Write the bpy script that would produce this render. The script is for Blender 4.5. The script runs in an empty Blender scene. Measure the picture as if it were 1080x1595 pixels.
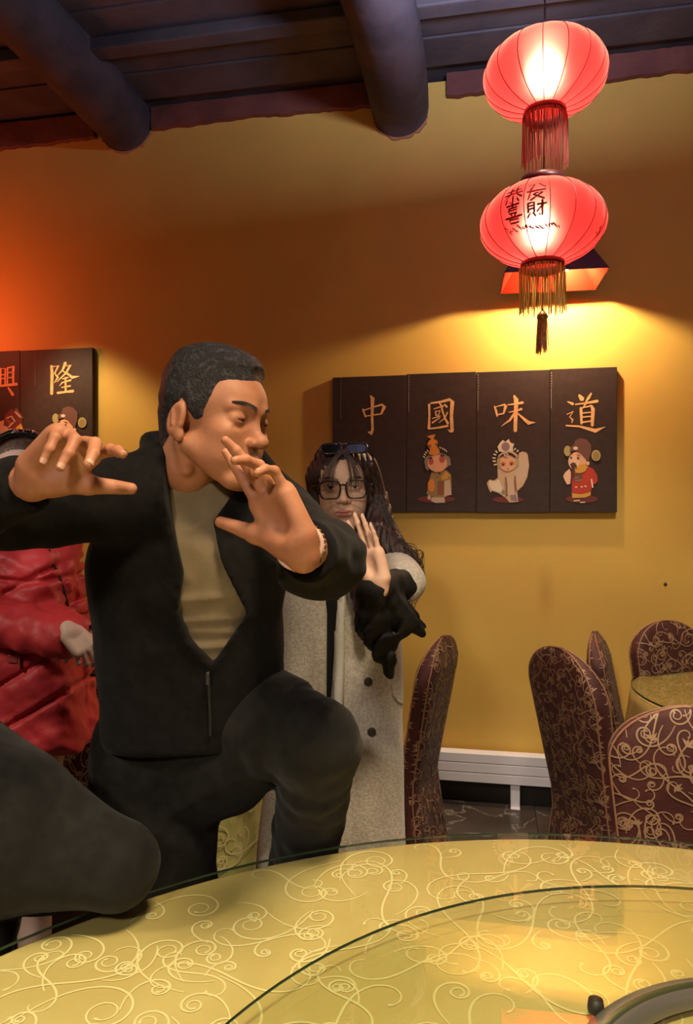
import bpy, bmesh, math, random
import numpy as np
from mathutils import Vector, Matrix

random.seed(7)
SC = bpy.context.scene
COL = SC.collection
PI = math.pi
F = 1150.0
EYE = 1.45

# ------------------------------------------------------------------ camera
cam_d = bpy.data.cameras.new('camera')
cam = bpy.data.objects.new('camera', cam_d)
COL.objects.link(cam)
cam.location = (0, 0, EYE)
cam.rotation_euler = (PI / 2, 0, 0)
cam_d.sensor_fit = 'VERTICAL'
cam_d.sensor_height = 24.0
cam_d.lens = F / 1595.0 * 24.0
cam_d.clip_start = 0.02
SC.camera = cam

# ------------------------------------------------------------------ world, lights, exposure
w = bpy.data.worlds.new('room_air')
SC.world = w
w.use_nodes = True
w.node_tree.nodes['Background'].inputs[0].default_value = (1.0, 0.62, 0.36, 1)
w.node_tree.nodes['Background'].inputs[1].default_value = 0.085
SC.view_settings.view_transform = 'Standard'
SC.view_settings.look = 'None'
SC.view_settings.gamma = 1.0
SC.view_settings.exposure = 0.08
SC.view_settings.use_curve_mapping = False

def light(name, kind, loc, power, col, size=0.1, rot=None, target=None, spot=None):
    l = bpy.data.lights.new(name, kind)
    l.energy = power
    l.color = col
    if kind == 'AREA':
        l.shape = 'DISK'; l.size = size
    else:
        l.shadow_soft_size = size
    if kind == 'SPOT' and spot:
        l.spot_size = math.radians(spot); l.spot_blend = 0.6
    o = bpy.data.objects.new(name, l)
    COL.objects.link(o)
    o.location = loc
    if target is not None:
        d = Vector(target) - Vector(loc)
        o.rotation_euler = d.to_track_quat('-Z', 'Y').to_euler()
    return o

KEY = light('ceiling_spot_light', 'SPOT', (-0.75, -1.2, 2.6), 135, (1.0, 0.90, 0.76), 0.11, target=(-0.1, 1.9, 0.55), spot=52)
WARM = light('table_fill_light', 'SPOT', (0.35, 0.35, 3.3), 350, (1.0, 0.82, 0.54), 0.25, target=(0.35, 0.60, 0.7), spot=78)  # added fill straight above the table to brighten the cloth, no fixture
COOL = light('ceiling_tint_fill', 'AREA', (0.55, 2.25, 3.12), 44, (0.58, 0.66, 0.98), 0.3, target=(0.50, 2.30, 4.0))  # added unseen light floating under the ceiling, tints its boards bluish
TOP = light('high_violet_light', 'POINT', (1.3, 2.2, 3.45), 2, (0.62, 0.50, 1.0), 0.1)  # unseen violet point light near the ceiling; no window stands there
REDL = light('red_lantern_glow', 'POINT', (-2.32, 3.75, 2.45), 17, (1.0, 0.15, 0.06), 0.15)
FILL = light('left_fill_light', 'SPOT', (-2.3, 0.2, 2.7), 125, (1.0, 0.86, 0.68), 0.2, target=(-0.8, 2.0, 0.5), spot=50)  # added fill from the left that lifts the red coat
BACK = light('left_wall_downlight', 'SPOT', (-1.75, 3.75, 2.75), 60, (1.0, 0.78, 0.42), 0.06, target=(-1.25, 3.95, 1.0), spot=75)
FAR = light('back_row_fill_light', 'SPOT', (1.1, 1.9, 3.35), 135, (1.0, 0.92, 0.70), 0.15, target=(0.95, 3.25, 0.0), spot=58)  # added unseen fill aimed low to brighten the lower back wall

LAMP_RAD = 2300.0      # glow of the wall lamp's bulb
LAN1_RAD = 180.0      # glow of the upper lantern's bulb
LAN2_RAD = 110.0      # glow of the lower lantern's bulb

# ------------------------------------------------------------------ helpers
def P(u, v, d):
    return Vector(((u - 540.0) / F * d, d, EYE - (v - 797.5) / F * d))

TANT = 0.00017 * F
TH = math.atan(TANT)
CT, ST = math.cos(TH), math.sin(TH)
WD = 3.85
W0 = Vector((0, WD, 0))
WE = Vector((CT, -ST, 0))        # along the wall
WN = Vector((-ST, -CT, 0))       # out of the wall, into the room

def wl(a, off, z):
    return W0 + WE * a + WN * off + Vector((0, 0, z))

def wpx(u, v, off=0.0):
    """photo direction meets the plane that stands 'off' in front of the wall: (a, z) on the wall"""
    r = Vector(((u - 540.0) / F, 1, -(v - 797.5) / F))
    o = Vector((0, 0, EYE))
    p0 = W0 + WN * off
    t = (p0 - o).dot(WN) / r.dot(WN)
    p = o + r * t
    return (p - W0).dot(WE), p.z

MATS = {}
def mat(name, col, rough=0.6, metal=0.0, col2=None, nscale=8.0, bump=0.0, bscale=60.0, sheen=0.0,
        coat=0.0, spec=0.5, detail=4.0, sss=0.0, lo=0.4, hi=0.6):
    if name in MATS: return MATS[name]
    m = bpy.data.materials.new(name)
    m.use_nodes = True
    nt = m.node_tree
    b = nt.nodes['Principled BSDF']
    b.inputs['Base Color'].default_value = (*col, 1)
    b.inputs['Roughness'].default_value = rough
    b.inputs['Metallic'].default_value = metal
    b.inputs['Specular IOR Level'].default_value = spec
    if sheen: b.inputs['Sheen Weight'].default_value = sheen
    if coat:
        b.inputs['Coat Weight'].default_value = coat
        b.inputs['Coat Roughness'].default_value = 0.05
    if sss:
        b.inputs['Subsurface Weight'].default_value = sss
        b.inputs['Subsurface Radius'].default_value = (0.012, 0.005, 0.003)
        b.inputs['Subsurface Scale'].default_value = 1.0
    tc = nt.nodes.new('ShaderNodeTexCoord')
    if col2 is not None:
        n = nt.nodes.new('ShaderNodeTexNoise')
        n.inputs['Scale'].default_value = nscale
        n.inputs['Detail'].default_value = detail
        nt.links.new(tc.outputs['Object'], n.inputs['Vector'])
        r = nt.nodes.new('ShaderNodeValToRGB')
        r.color_ramp.elements[0].position = lo
        r.color_ramp.elements[1].position = hi
        r.color_ramp.elements[0].color = (*col, 1)
        r.color_ramp.elements[1].color = (*col2, 1)
        nt.links.new(n.outputs['Fac'], r.inputs['Fac'])
        nt.links.new(r.outputs['Color'], b.inputs['Base Color'])
    if bump:
        n2 = nt.nodes.new('ShaderNodeTexNoise')
        n2.inputs['Scale'].default_value = bscale
        n2.inputs['Detail'].default_value = 3
        nt.links.new(tc.outputs['Object'], n2.inputs['Vector'])
        bp = nt.nodes.new('ShaderNodeBump')
        bp.inputs['Strength'].default_value = bump
        bp.inputs['Distance'].default_value = 0.01
        nt.links.new(n2.outputs['Fac'], bp.inputs['Height'])
        nt.links.new(bp.outputs['Normal'], b.inputs['Normal'])
    MATS[name] = m
    return m

def emis(name, col, s):
    m = bpy.data.materials.new(name); m.use_nodes = True
    nt = m.node_tree; nt.nodes.clear()
    o = nt.nodes.new('ShaderNodeOutputMaterial'); e = nt.nodes.new('ShaderNodeEmission')
    e.inputs[0].default_value = (*col, 1); e.inputs[1].default_value = s
    nt.links.new(e.outputs[0], o.inputs[0])
    return m

def glassmat(name, tint, gloss_rough=0.0):
    """clear sheet: Fresnel mirror over a tinted clear body"""
    m = bpy.data.materials.new(name); m.use_nodes = True
    nt = m.node_tree; nt.nodes.clear()
    o = nt.nodes.new('ShaderNodeOutputMaterial')
    fr = nt.nodes.new('ShaderNodeFresnel'); fr.inputs['IOR'].default_value = 1.52
    t = nt.nodes.new('ShaderNodeBsdfTransparent'); t.inputs[0].default_value = (*tint, 1)
    g = nt.nodes.new('ShaderNodeBsdfGlossy'); g.inputs['Roughness'].default_value = gloss_rough
    geo = nt.nodes.new('ShaderNodeNewGeometry')
    mx = nt.nodes.new('ShaderNodeMixShader')
    # use the outer Fresnel value for both faces of the thin sheet
    inv = nt.nodes.new('ShaderNodeMath'); inv.operation = 'SUBTRACT'; inv.inputs[0].default_value = 1.0
    mul = nt.nodes.new('ShaderNodeMath'); mul.operation = 'MULTIPLY'
    inv.use_clamp = True
    nt.links.new(geo.outputs['Backfacing'], inv.inputs[1])
    ad = nt.nodes.new('ShaderNodeMath'); ad.operation = 'ADD'; ad.inputs[1].default_value = 1.0
    dv = nt.nodes.new('ShaderNodeMath'); dv.operation = 'DIVIDE'
    m2 = nt.nodes.new('ShaderNodeMath'); m2.operation = 'MULTIPLY'; m2.inputs[1].default_value = 2.0
    nt.links.new(fr.outputs[0], ad.inputs[0]); nt.links.new(fr.outputs[0], m2.inputs[0])
    nt.links.new(m2.outputs[0], dv.inputs[0]); nt.links.new(ad.outputs[0], dv.inputs[1])
    nt.links.new(dv.outputs[0], mul.inputs[0]); nt.links.new(inv.outputs[0], mul.inputs[1])
    nt.links.new(mul.outputs[0], mx.inputs[0])
    nt.links.new(t.outputs[0], mx.inputs[1]); nt.links.new(g.outputs[0], mx.inputs[2])
    nt.links.new(mx.outputs[0], o.inputs[0])
    return m

def tag(o, label=None, cat=None, group=None, kind=None):
    if label: o['label'] = label
    if cat: o['category'] = cat
    if group: o['group'] = group
    if kind: o['kind'] = kind
    return o

def empty(name, loc, label=None, cat=None, group=None, rz=0.0):
    o = bpy.data.objects.new(name, None)
    COL.objects.link(o)
    o.location = loc
    o.rotation_euler = (0, 0, rz)
    o.empty_display_size = 0.1
    return tag(o, label, cat, group)

def mkobj(name, verts, faces, m, parent=None, smooth=False, world=True, midx=None):
    """verts are world coordinates when world=True, else in the parent's space"""
    me = bpy.data.meshes.new(name)
    if isinstance(verts, np.ndarray): verts = verts.tolist()
    if isinstance(faces, np.ndarray): faces = faces.tolist()
    if parent is not None and world:
        M = Matrix.LocRotScale(parent.location, parent.rotation_euler, None).inverted()
        if parent.parent is not None:
            pp = parent.parent
            M = M @ Matrix.LocRotScale(pp.location, pp.rotation_euler, None).inverted()
        R = np.array(M.to_3x3()); T = np.array(M.translation)
        verts = (np.asarray(verts, dtype=float).reshape(-1, 3) @ R.T + T).tolist()
    me.from_pydata([tuple(v) for v in verts], [], faces)
    if isinstance(m, (list, tuple)):
        for q in m: me.materials.append(q)
        if midx is not None: me.polygons.foreach_set('material_index', midx)
    else:
        me.materials.append(m)
    if smooth:
        me.polygons.foreach_set('use_smooth', [True] * len(me.polygons))
    me.update()
    o = bpy.data.objects.new(name, me)
    COL.objects.link(o)
    if parent is not None: o.parent = parent
    return o

class MB:
    """collects shapes in one mesh"""
    def __init__(s): s.v = []; s.f = []; s.mi = []; s.cur = 0
    def add(s, vs, fs):
        n = len(s.v)
        s.v += [tuple(x) for x in vs]
        s.f += [tuple(i + n for i in f) for f in fs]
        s.mi += [s.cur] * len(fs)
        return s
    def box(s, c, size, ax=None):
        hx, hy, hz = size[0] / 2, size[1] / 2, size[2] / 2
        c = Vector(c)
        if ax is None: ax = (Vector((1, 0, 0)), Vector((0, 1, 0)), Vector((0, 0, 1)))
        vs = [c + ax[0] * (hx * i) + ax[1] * (hy * j) + ax[2] * (hz * k) for i in (-1, 1) for j in (-1, 1) for k in (-1, 1)]
        return s.add(vs, [(0, 1, 3, 2), (4, 6, 7, 5), (0, 4, 5, 1), (2, 3, 7, 6), (0, 2, 6, 4), (1, 5, 7, 3)])
    def bbox(s, c, size, ax=None, b=0.01):
        """box with chamfered edges along its long sides: an octagonal prism shape"""
        hx, hy, hz = size[0] / 2, size[1] / 2, size[2] / 2
        if ax is None: ax = (Vector((1, 0, 0)), Vector((0, 1, 0)), Vector((0, 0, 1)))
        c = Vector(c)
        bm = bmesh.new(); bmesh.ops.create_cube(bm, size=1)
        for v in bm.verts: v.co = Vector((v.co.x * hx * 2, v.co.y * hy * 2, v.co.z * hz * 2))
        bmesh.ops.bevel(bm, geom=bm.edges[:], offset=b, segments=2, affect='EDGES', profile=0.5)
        bm.verts.ensure_lookup_table()
        for i, v in enumerate(bm.verts): v.index = i
        s.add([c + ax[0] * v.co.x + ax[1] * v.co.y + ax[2] * v.co.z for v in bm.verts], [tuple(v.index for v in f.verts) for f in bm.faces])
        bm.free(); return s
    def tube(s, pts, r, n=8, closed=False):
        pts = [Vector(p) for p in pts]
        if not hasattr(r, '__len__'): r = [r] * len(pts)
        rings = []; up = None
        N = len(pts)
        for i, p in enumerate(pts):
            if closed: t = pts[(i + 1) % N] - pts[i - 1]
            else: t = pts[min(i + 1, N - 1)] - pts[max(i - 1, 0)]
            if t.length < 1e-9: t = Vector((0, 0, 1))
            t.normalize()
            if up is None: up = t.orthogonal().normalized()
            up = (up - t * up.dot(t))
            if up.length < 1e-6: up = t.orthogonal()
            up.normalize()
            b = t.cross(up)
            rings.append([p + (up * math.cos(2 * PI * k / n) + b * math.sin(2 * PI * k / n)) * r[i] for k in range(n)])
        vs = [v for q in rings for v in q]; fs = []
        M = N if closed else N - 1
        for i in range(M):
            j = (i + 1) % N
            for k in range(n):
                k2 = (k + 1) % n
                fs.append((i * n + k, i * n + k2, j * n + k2, j * n + k))
        if not closed:
            fs.append(tuple(range(n))[::-1]); fs.append(tuple((N - 1) * n + k for k in range(n)))
        return s.add(vs, fs)
    def lathe(s, prof, c, n=48, cap=False):
        c = Vector(c); vs = []; fs = []
        for r, z in prof:
            for k in range(n):
                a = 2 * PI * k / n
                vs.append(c + Vector((r * math.cos(a), r * math.sin(a), z)))
        for i in range(len(prof) - 1):
            for k in range(n):
                k2 = (k + 1) % n
                fs.append((i * n + k, i * n + k2, (i + 1) * n + k2, (i + 1) * n + k))
        if cap:
            fs.append(tuple(range(n))[::-1]); fs.append(tuple((len(prof) - 1) * n + k for k in range(n)))
        return s.add(vs, fs)
    def sphere(s, c, r, n=12, sc=(1, 1, 1)):
        prof = []
        m = max(4, n // 2)
        c = Vector(c)
        vs = []; fs = []
        for i in range(m + 1):
            a = -PI / 2 + PI * i / m
            for k in range(n):
                b = 2 * PI * k / n
                vs.append(c + Vector((r * sc[0] * math.cos(a) * math.cos(b), r * sc[1] * math.cos(a) * math.sin(b), r * sc[2] * math.sin(a))))
        for i in range(m):
            for k in range(n):
                k2 = (k + 1) % n
                fs.append((i * n + k, i * n + k2, (i + 1) * n + k2, (i + 1) * n + k))
        return s.add(vs, fs)
    def build(s, name, m, parent=None, smooth=False):
        return mkobj(name, s.v, s.f, m, parent, smooth, True, s.mi if isinstance(m, (list, tuple)) else None)

LIFT = [0.0]          # tiny height step so that crossing strands never share a plane
# ---- flat strokes mapped on a surface: fn(x, y) -> world point
def ribbon(mb, pts, wd, fn, sub=1):
    """pts 2-D polyline, wd width or list of widths; makes a flat band with rounded ends"""
    pts = [Vector((p[0], p[1])) for p in pts]
    if not hasattr(wd, '__len__'): wd = [wd] * len(pts)
    if len(wd) != len(pts):
        wd = [wd[0] + (wd[-1] - wd[0]) * i / (len(pts) - 1) for i in range(len(pts))]
    L = []; R = []
    for i, p in enumerate(pts):
        t = pts[min(i + 1, len(pts) - 1)] - pts[max(i - 1, 0)]
        if t.length < 1e-9: t = Vector((1, 0))
        t.normalize(); nrm = Vector((-t.y, t.x))
        L.append(p + nrm * wd[i] / 2); R.append(p - nrm * wd[i] / 2)
    a = pts[0] - (pts[1] - pts[0]).normalized() * wd[0] * 0.4
    b = pts[-1] + (pts[-1] - pts[-2]).normalized() * wd[-1] * 0.4
    LIFT[0] = (LIFT[0] + 0.000021) % 0.0005
    vs = [fn(q.x, q.y) for q in [a] + L + R + [b]]
    n = len(pts); fs = [(0, 1 + n, 1)]
    for i in range(n - 1): fs.append((1 + i, 1 + n + i, 2 + n + i, 2 + i))
    fs.append((n, 2 * n, 2 * n + 1))
    mb.add(vs, fs)

def polyf(mb, pts, fn):
    """filled 2-D polygon, triangulated by Blender's tessellator"""
    from mathutils.geometry import tessellate_polygon
    tri = tessellate_polygon([[Vector((p[0], p[1], 0)) for p in pts]])
    mb.add([fn(p[0], p[1]) for p in pts], [tuple(t) for t in tri])

def ellf(mb, c, r, fn, n=20):
    polyf(mb, [(c[0] + r[0] * math.cos(2 * PI * k / n), c[1] + r[1] * math.sin(2 * PI * k / n)) for k in range(n)], fn)

def scroll_lines(w_, h_, size, seed, dens=1.0, leaves=False):
    """vine scrolls filling a w x h field: list of (polyline, widths)"""
    rnd = random.Random(seed)
    out = []; cs = []
    tries = 0
    target = int(w_ * h_ / (size * size) * 0.95 * dens)
    while len(cs) < target and tries < target * 40:
        tries += 1
        c = (rnd.uniform(0, w_), rnd.uniform(0, h_))
        if all((c[0] - q[0]) ** 2 + (c[1] - q[1]) ** 2 > (size * 0.92) ** 2 for q in cs): cs.append(c)
    for c in cs:
        for rep in range(2):
            Ltot = size * rnd.uniform(2.6, 3.6) * (1 if rep == 0 else 0.55)
            a0 = rnd.uniform(0, 2 * PI); sg = rnd.choice((-1, 1))
            n = 84 if rep == 0 else 40
            sturn = rnd.choice((1, 1, 0)) if rep == 0 else 0
            ds = Ltot / n
            th = 0; pts = [(0, 0)]
            for i in range(n):
                s = -1 + 2 * (i + 0.5) / n
                if sturn: k = sg * (1.0 + 21 * abs(s) ** 1.7) * (1 if s > 0 else -1)
                else:
                    q = (s + 1) / 2
                    k = sg * (1.5 + 27 * q ** 1.8)
                th += k / Ltot * ds
                pts.append((pts[-1][0] + math.cos(th) * ds, pts[-1][1] + math.sin(th) * ds))
            m = pts[n // 2] if rep == 0 else pts[0]
            off = (0, 0) if rep == 0 else (rnd.uniform(-.3, .3) * size, rnd.uniform(-.3, .3) * size)
            ca, sa = math.cos(a0), math.sin(a0)
            pp = [(c[0] + off[0] + (x - m[0]) * ca - (y - m[1]) * sa, c[1] + off[1] + (x - m[0]) * sa + (y - m[1]) * ca) for x, y in pts]
            wd = [0.55 + 0.45 * math.sin(PI * i / n) for i in range(n + 1)]
            wd[-1] = 1.25; wd[-2] = 1.1
            out.append((pp, wd))
            if leaves and rep == 0:
                i = rnd.randrange(n // 3, 2 * n // 3); hd = math.atan2(pp[i + 1][1] - pp[i][1], pp[i + 1][0] - pp[i][0])
                for da in (-0.9, -0.35, 0.25, 0.8):
                    l_ = size * rnd.uniform(0.13, 0.22); a_ = hd + da; a2 = a_ + da * 0.5
                    p1 = (pp[i][0] + math.cos(a_) * l_ * .5, pp[i][1] + math.sin(a_) * l_ * .5)
                    out.append(([pp[i], p1, (p1[0] + math.cos(a2) * l_ * .5, p1[1] + math.sin(a2) * l_ * .5)], [0.5, 1.7, 0.25]))
    return out

# ================================================================== STRUCTURE
# wall paint: yellow with soft mottling and one brown seep stain
def wall_mat():
    m = mat('yellow_wall_paint', (0.69, 0.42, 0.090), 0.62, col2=(0.75, 0.47, 0.098), nscale=1.6, bump=0.05, bscale=90, spec=0.35)
    nt = m.node_tree; b = nt.nodes['Principled BSDF']
    tc = nt.nodes.new('ShaderNodeTexCoord')
    a, z = wpx(850, 925)
    mp = nt.nodes.new('ShaderNodeMapping'); mp.vector_type = 'POINT'
    mp.inputs['Location'].default_value = (-a / 0.055, 0, -z / 0.17)
    mp.inputs['Scale'].default_value = (1 / 0.055, 0.0, 1 / 0.17)
    gr = nt.nodes.new('ShaderNodeTexGradient'); gr.gradient_type = 'SPHERICAL'
    nt.links.new(tc.outputs['Object'], mp.inputs['Vector']); nt.links.new(mp.outputs[0], gr.inputs[0])
    mu = nt.nodes.new('ShaderNodeMath'); mu.operation = 'MULTIPLY'; mu.inputs[1].default_value = 0.30
    nt.links.new(gr.outputs['Fac'], mu.inputs[0])
    mx = nt.nodes.new('ShaderNodeMixRGB'); mx.inputs[2].default_value = (0.30, 0.11, 0.02, 1)
    src = b.inputs['Base Color'].links[0].from_socket
    nt.links.new(mu.outputs[0], mx.inputs[0]); nt.links.new(src, mx.inputs[1]); nt.links.new(mx.outputs[0], b.inputs['Base Color'])
    return m
M_WALL = wall_mat()
CEIL = 3.64

def walltop(a):
    return CEIL - 0.03
# back wall: a slab whose local x runs along the wall
me_ax = (WE, WN, Vector((0, 0, 1)))
wall = bpy.data.objects.new('wall_back', None)
bm_ = MB(); bm_.box((0, 0.10, CEIL / 2), (9.0, 0.20, CEIL))
wall = mkobj('wall_back', bm_.v, bm_.f, M_WALL)
wall.location = W0; wall.rotation_euler = (0, 0, -TH); tag(wall, kind='structure')

M_LOG = mat('dark_log_wood', (0.038, 0.030, 0.036), 0.75, col2=(0.065, 0.048, 0.054), nscale=6, bump=0.4, bscale=14)
M_CEIL = mat('dark_ceiling_wood', (0.055, 0.045, 0.052), 0.7, col2=(0.09, 0.072, 0.078), nscale=3, bump=0.3, bscale=20)
M_TRIM = mat('red_brown_trim', (0.15, 0.045, 0.035), 0.7, col2=(0.20, 0.065, 0.045), nscale=5, bump=0.4, bscale=30)

m = MB(); m.box(W0 + WN * 2.6 + Vector((0, 0, CEIL + 0.07)), (9.0, 5.6, 0.05), me_ax)
ceil = m.build('ceiling', M_CEIL); tag(ceil, kind='structure')
rnd = random.Random(3)
for k in range(16):            # boards of the ceiling run along the wall
    m = MB(); y = 0.12 + k * 0.235
    m.bbox(W0 + WN * (y + 0.11) + Vector((0, 0, CEIL + 0.025 + rnd.uniform(-.006, .006))), (8.8, 0.225, 0.03), me_ax, 0.006)
    m.build('plank', M_CEIL, ceil)

# trim board under the ceiling, with a broken plaster edge below it
def ragged_strip(name, a0, a1, ztop, zbot, thick, mt, seed, amp):
    r = random.Random(seed); n = int((a1 - a0) / 0.03); vs = []; fs = []
    lowz = 0.0
    for i in range(n + 1):
        a = a0 + (a1 - a0) * i / n
        lowz = lowz * 0.8 + r.uniform(-amp, amp)
        zt = ztop + r.uniform(-amp, amp) * 0.4
        for off, z in ((0.0, zt), (thick, zt), (thick, zbot + lowz), (0.0, zbot + lowz)):
            vs.append(wl(a, off, z))
    for i in range(n):
        b = i * 4
        for k in range(4):
            k2 = (k + 1) % 4
            fs.append((b + k, b + k2, b + 4 + k2, b + 4 + k))
    o = mkobj(name, vs, fs, mt); tag(o, kind='structure'); return o
ragged_strip('trim_1', -1.08, 0.30, CEIL + 0.02, 3.545, 0.035, M_TRIM, 4, 0.006)
ragged_strip('trim_2', 0.52, 4.0, CEIL + 0.02, 3.55, 0.035, M_TRIM, 9, 0.006)
ragged_strip('trim_3', -3.2, -1.42, CEIL + 0.02, 3.53, 0.035, M_TRIM, 11, 0.006)

def log_beam(name, u, v, rad, label, flat=False):
    """log at right angles to the wall; (u, v) the photo spot of its underside where it enters the wall"""
    a, z = wpx(u, v)
    n = 28; rings = 26; vs = []; fs = []
    r = random.Random(int(u))
    for i in range(rings):
        off = -0.02 + 4.2 * i / (rings - 1)
        rr = rad * (1 + 0.03 * math.sin(i * 0.7)) * (1 - 0.0 * i)
        cx = a + 0.015 * math.sin(i * 0.5)
        for k in range(n):
            t = 2 * PI * k / n
            q = rr * (1 + r.uniform(-.012, .012))
            vs.append(wl(cx + q * math.cos(t), off, z + rad + q * math.sin(t)))
    for i in range(rings - 1):
        for k in range(n):
            k2 = (k + 1) % n; fs.append((i * n + k, i * n + k2, (i + 1) * n + k2, (i + 1) * n + k))
    fs.append(tuple(range(n))); fs.append(tuple((rings - 1) * n + k for k in range(n)))
    o = mkobj(name, vs, fs, M_LOG, smooth=True); tag(o, kind='structure'); return o
log_beam('beam_1', 197, 236, 0.155, '')
log_beam('beam_2', 624, 214, 0.145, '')
m = MB(); a, z = wpx(66, 182)
m.bbox(wl(a - 0.11, 1.7, z + 0.12), (0.20, 3.6, 0.24), me_ax, 0.012)
tag(m.build('beam_3', M_LOG), kind='structure')
# purlins that cross above the logs
for k, off in enumerate((0.62, 1.25)):
    m = MB(); m.bbox(wl(0.0, off, CEIL - 0.03), (8.4, 0.09, 0.06), me_ax, 0.008)
    tag(m.build('batten_%d' % (k + 1), M_CEIL), kind='structure')
# chipped plaster where the big logs enter the wall
M_PLAS = mat('pale_plaster', (0.45, 0.22, 0.10), 0.9)
for u, v, r_ in ((197, 236, 0.155), (624, 214, 0.145)):
    a, z = wpx(u, v); rr = random.Random(int(v)); vs = []; fs = []
    n = 22
    for k in range(n):
        t = PI + PI * (0.12 + 0.76 * k / (n - 1))
        r1 = r_ + 0.004; r2 = r_ + rr.uniform(0.006, 0.020)
        for off, q in ((0.0, r1), (0.0, r2), (0.012, r2 - 0.003), (0.012, r1)):
            vs.append(wl(a + q * math.cos(t), off, z + r_ + q * math.sin(t)))
    for k in range(n - 1):
        for j in range(4):
            fs.append((k * 4 + j, k * 4 + (j + 1) % 4, k * 4 + 4 + (j + 1) % 4, k * 4 + 4 + j))
    mkobj('plaster_edge', vs, fs, M_PLAS, wall)
# small wall dot (screw hole plug)
a, z = wpx(1037, 910)
m = MB(); m.sphere(wl(a, 0.0, z), 0.009, 10, (1, 0.6, 1)); m.build('screw', M_LOG, wall)

# floor: slab plus tiles of dark veined marble
def floor_mat():
    m = mat('dark_marble_tile', (0.060, 0.046, 0.040), 0.28, col2=(0.085, 0.066, 0.056), nscale=3.0)
    nt = m.node_tree; b = nt.nodes['Principled BSDF']
    tc = nt.nodes.new('ShaderNodeTexCoord')
    n1 = nt.nodes.new('ShaderNodeTexNoise'); n1.inputs['Scale'].default_value = 2.2; n1.inputs['Detail'].default_value = 6
    n1.inputs['Distortion'].default_value = 0.8
    nt.links.new(tc.outputs['Object'], n1.inputs['Vector'])
    s = nt.nodes.new('ShaderNodeMath'); s.operation = 'SUBTRACT'; s.inputs[1].default_value = 0.5
    ab = nt.nodes.new('ShaderNodeMath'); ab.operation = 'ABSOLUTE'
    r = nt.nodes.new('ShaderNodeValToRGB')
    r.color_ramp.elements[0].position = 0.0; r.color_ramp.elements[0].color = (0.8, 0.8, 0.8, 1)
    r.color_ramp.elements[1].position = 0.009; r.color_ramp.elements[1].color = (0, 0, 0, 1)
    mx = nt.nodes.new('ShaderNodeMixRGB'); mx.inputs[2].default_value = (0.34, 0.30, 0.27, 1)
    src = b.inputs['Base Color'].links[0].from_socket
    nt.links.new(n1.outputs['Fac'], s.inputs[0]); nt.links.new(s.outputs[0], ab.inputs[0]); nt.links.new(ab.outputs[0], r.inputs[0])
    nt.links.new(r.outputs[0], mx.inputs[0]); nt.links.new(src, mx.inputs[1]); nt.links.new(mx.outputs[0], b.inputs['Base Color'])
    return m
M_TILE = floor_mat()
M_GROUT = mat('dark_grout', (0.03, 0.025, 0.02), 0.9)
m = MB(); m.box(W0 + WN * 2.4 + Vector((0, 0, -0.055)), (9.0, 5.4, 0.1), me_ax)
floor = m.build('floor', M_GROUT); tag(floor, kind='structure')
a0, _ = wpx(832, 1232)
TS = 0.60
tile_me = None
for i in range(-6, 4):
    for j in range(0, 7):
        mm = MB(); mm.bbox((0, 0, 0), (TS - 0.004, TS - 0.004, 0.012), None, 0.0015)
        if tile_me is None:
            t0 = mkobj('tile', mm.v, mm.f, M_TILE); tile_me = t0.data; o = t0
        else:
            o = bpy.data.objects.new('tile', tile_me); COL.objects.link(o)
        p = wl(a0 + TS * (i + 0.5), TS * (j + 0.5), -0.006)
        o.parent = floor
        o.location = p; o.rotation_euler = (0, 0, -TH + (i + j) % 4 * PI / 2)
m = MB(); m.box(wl(0, 0.008, 0.05), (8.8, 0.016, 0.10), me_ax)
tag(m.build('baseboard_back', mat('black_baseboard', (0.025, 0.02, 0.018), 0.5)), kind='structure')

# ================================================================== BASEBOARD HEATER
M_HEAT = mat('white_heater_enamel', (0.90, 0.86, 0.93), 0.4, spec=0.4)
aL, _ = wpx(455, 1170, 0.09); aR, _ = wpx(966, 1170, 0.09)
_, zt = wpx(803, 1157, 0.09); _, zb = wpx(803, 1200, 0.09)
zt, zb = 0.262, 0.118
heat = empty('baseboard_heater', wl((aL + aR) / 2, 0.06, 0), 'long low white metal baseboard heater with grooved front standing along the yellow wall', 'heater')
m = MB(); m.bbox(wl((aL + aR) / 2, 0.055, (zt + zb) / 2), (aR - aL, 0.055, zt - zb), me_ax, 0.004); m.build('casing', M_HEAT, heat)
nb = 3
for k in range(nb):
    hgt = (zt - zb) / nb
    m = MB(); m.bbox(wl((aL + aR) / 2, 0.0875, zb + hgt * (k + 0.5)), (aR - aL, 0.010, hgt - 0.004), me_ax, 0.002); m.build('panel', M_HEAT, heat)
for au in (803, 560):
    aa, _ = wpx(au, 1215, 0.08)
    m = MB(); m.bbox(wl(aa, 0.06, zb / 2), (0.045, 0.03, zb - 0.002), me_ax, 0.003)
    m.bbox(wl(aa, 0.07, 0.005), (0.045, 0.07, 0.008), me_ax, 0.002); m.build('foot', M_HEAT, heat)

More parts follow.
